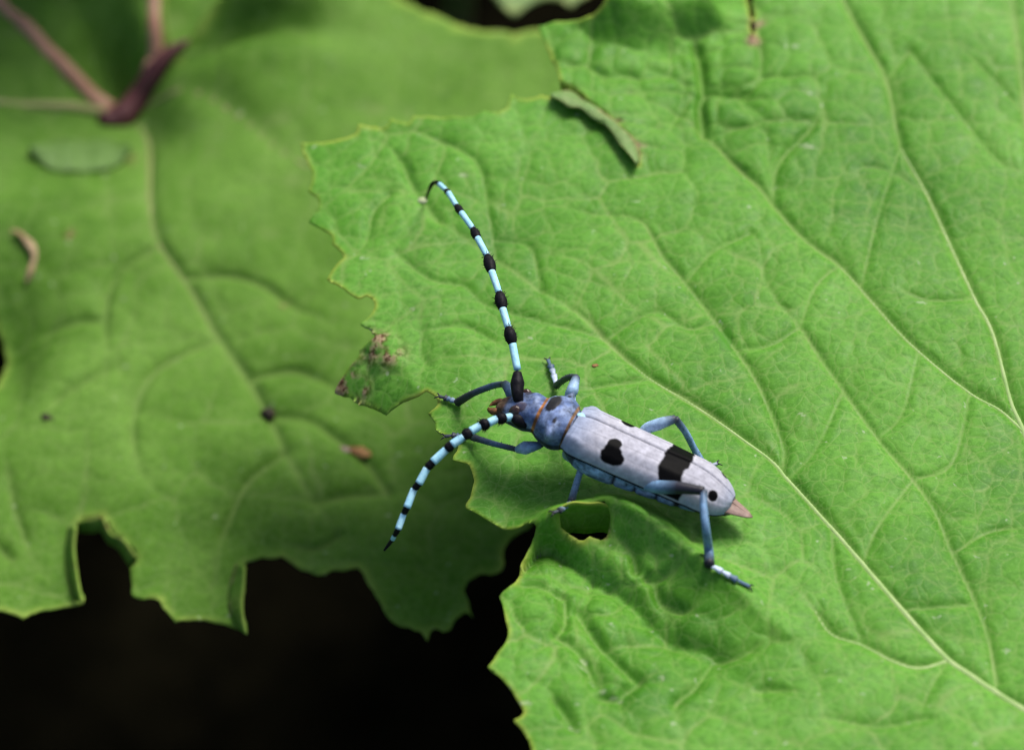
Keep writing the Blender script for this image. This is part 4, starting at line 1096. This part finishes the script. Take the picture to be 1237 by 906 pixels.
# antennae
def antenna(label, scape, sr, segs, tip):
    """segs: list of (blue start, blue end, radius, tuft radius), px+z points; tuft sits between this blue end and the next start"""
    V, F = stube([np.asarray(p) for p in scape], sr, 6, 14)
    a = mesh('antenna', V, F, M_BLACK, beetle); a['label'] = label
    for i, (p, q, r, tr) in enumerate(segs):
        m_ = 0.5 * (p + q)
        V, F = stube([p, m_, q], [r * 0.95, r, r * 1.02], 4, 12)
        mesh('blue_segment', V, F, M_BLUE, a)
        nxt = segs[i + 1][0] if i + 1 < len(segs) else tip[0]
        Q = spline(np.array([q - (q - p) * 0.03, 0.5 * (q + nxt), nxt + (nxt - q) * 0.10]), 5)
        R = resample_radii([r * 1.0, tr, tr * 1.12, tr * 0.95, r * 0.7], len(Q))
        V, F = tube(Q, R, 12)
        V, F = join([(V, F)] + hairs(Q, R, int(2600 * max(0.0, tr - 0.034)) + 8, tr * 0.6, RNG, 0.9))
        mesh('black_tuft', V, F, M_BLACK, a)
    V, F = stube([np.asarray(p) for p in tip], [segs[-1][2] * 0.95] + [segs[-1][2] * 0.8] * (len(tip) - 2) + [0.012], 5, 10)
    mesh('tip_segment', V, F, M_BLACK, a)

def arc_pts(px, z):      # px list with interpolated heights
    n_ = len(px); zz = np.interp(np.linspace(0, 1, n_), np.linspace(0, 1, len(z)), z)
    return [at(x, y, h) for (x, y), h in zip(px, zz)]
RA = [(625.0, 446), (619, 415), (614, 396), (607.3, 373), (603.0, 354), (594.0, 328), (588.8, 310), (577, 288), (571.6, 277), (557.5, 257.5), (551.5, 249), (542, 233.5), (539, 230.5), (531, 223)]
zr = [1.05, 1.22, 1.28, 1.27, 1.18, 1.02, 0.82]
pr_ = arc_pts(RA, zr)
rad = [0.042, 0.041, 0.040, 0.037, 0.034, 0.032, 0.030]
tuf = [0.062, 0.062, 0.060, 0.048, 0.042, 0.034, 0.030]
zt = float(ML.hit(515, 241, True)[2])
antenna('banded antenna standing up towards the leaf tip', [at(628, 490, 0.84), at(625.5, 479, 0.95), at(625, 463, 1.0), at(625, 450, 1.04)], [0.045, 0.06, 0.078, 0.045],
        [(pr_[2 * i], pr_[2 * i + 1], rad[i], tuf[i]) for i in range(7)],
        [pr_[13], at(526, 220.5, 0.74), at(520.5, 225, 0.62), at(514.5, 241, zt + 0.04)])
LA = [(618, 503), (611, 505), (600, 506), (590, 511), (580, 514.5), (568.5, 521), (559.5, 528), (546, 537), (539, 543), (523, 558), (515.5, 566), (506, 584), (500, 591), (491.5, 613), (487.5, 621), (481, 639), (477, 646), (474.5, 651)]
zl = [0.84, 0.87, 0.84, 0.75, 0.60, 0.40, 0.20, 0.0]
pl_ = arc_pts(LA, zl)
rad = [0.043, 0.045, 0.046, 0.046, 0.045, 0.043, 0.041, 0.036, 0.026]
tuf = [0.060, 0.060, 0.056, 0.050, 0.042, 0.036, 0.033, 0.028, 0.024]
antenna('banded antenna curving forward past the leaf edge', [loc(1.20, 0.12, 0.06), at(632, 510, 0.78), at(626, 507, 0.82), at(620, 503.5, 0.84)], [0.045, 0.07, 0.075, 0.05],
        [(pl_[2 * i], pl_[2 * i + 1], rad[i], tuf[i]) for i in range(9)],
        [pl_[17], at(470, 657, -0.08), at(464, 665, -0.15)])

# ------------------------------------------------------------------ small things on the leaves
def crumb(name, px, L, r, mat, label, cat, seed, flat=0.5, stretch=1.0, ang=0.0):
    c = L.hit(*px, True); rng = random.Random(seed)
    c = c + np.array([0, 0, r * flat * 0.75])
    ca, sa = math.cos(ang), math.sin(ang)
    ax = (np.array([ca, sa, 0]), np.array([-sa, ca, 0]), np.array([0, 0, 1.0]))
    V, F = blobmesh(c, (r * stretch, r, r * flat), ax, 9)
    d = V - c
    f = 1 + 0.5 * vnoise(d[:, 0] / r + seed, d[:, 1] / r, 0.6, seed) + 0.25 * vnoise(d[:, 0] / r, d[:, 2] / r + seed, 0.3, seed + 1)
    V = c + d * f[:, None]
    o = mesh(name, V, F, mat, None, origin=c - np.array([0, 0, r * flat]))
    o['label'] = label; o['category'] = cat
    return o
M_LIP2 = plain_material('pale_fleck', (0.30, 0.36, 0.18), (0.42, 0.46, 0.28), 600)
M_DROP = plain_material('dropping_dark', (0.012, 0.010, 0.006), (0.04, 0.025, 0.012), 900, rough=0.7)
M_CRUMB = plain_material('crumb_brown', (0.12, 0.05, 0.02), (0.42, 0.24, 0.09), 500, rough=0.8)
crumb('dropping', (325, 504), LL, 0.095, M_DROP, 'round dark brown dropping on the blurred left leaf', 'dropping', 3, 0.85)
crumb('leaf_crumb', (436, 548), LL, 0.085, M_CRUMB, 'brown dry crumb lying on the blurred leaf left of the beetle', 'crumb', 5, 0.4, 1.7, -0.3)
crumb('leaf_crumb', (416, 544), LL, 0.05, M_WING, 'small pale flake beside the brown dry crumb', 'crumb', 6, 0.4, 1.6, -0.2)
crumb('leaf_crumb', (57, 505), LL, 0.05, M_DROP, 'small dark red crumb near the left picture edge', 'crumb', 8, 0.4, 1.8, -0.5)
crumb('leaf_crumb', (511, 243), ML, 0.045, M_LIP2, 'tiny pale fleck at the end of the upright antenna', 'crumb', 12, 0.4, 1.5, 0.2)
crumb('leaf_crumb', (719, 442), ML, 0.025, M_CRUMB, 'tiny orange speck on the leaf above the beetle', 'crumb', 13, 0.4, 1.4, 0.2)
# small pale leaf scrap lying on the left leaf
nu, nv = 30, 14
V = []
for i in range(nu):
    t = i / (nu - 1); px = 38 + 122 * t; yc = 196 + 6 * math.sin(t * 2.5) - 6 * t
    hw = (22 + 3 * math.sin(t * 9)) * math.sin(math.pi * min(1, t * 0.93 + 0.035)) ** 0.8
    for k_ in range(nv):
        s = k_ / (nv - 1) * 2 - 1
        p = LL.hit(px, yc + hw * s)
        p = p + np.array([0, 0, 0.16 + 0.13 * (1 - s * s) + 0.02 * math.sin(t * 20)])
        V.append(p)
F = [[i * nv + k_, i * nv + k_ + 1, (i + 1) * nv + k_ + 1, (i + 1) * nv + k_] for i in range(nu - 1) for k_ in range(nv - 1)]
V = np.array(V)
sv = np.tile(np.abs(np.linspace(-1, 1, nv)), nu)
o = mesh('small_leaf', V, F, [M_SCRAP], None, {'vein': np.exp(-(sv / 0.1) ** 2) * 0.3, 'rim': (sv > 0.9) * 0.4, 'scar': np.zeros(len(V)), 'pigment': np.zeros((len(V), 4))}, origin=V.mean(0) - np.array([0, 0, 0.2]))
sm = o.modifiers.new('thickness', 'SOLIDIFY'); sm.thickness = 0.025 * S
o['label'] = 'small oval leaf scrap lying beside the purple collar'; o['category'] = 'leaf scrap'
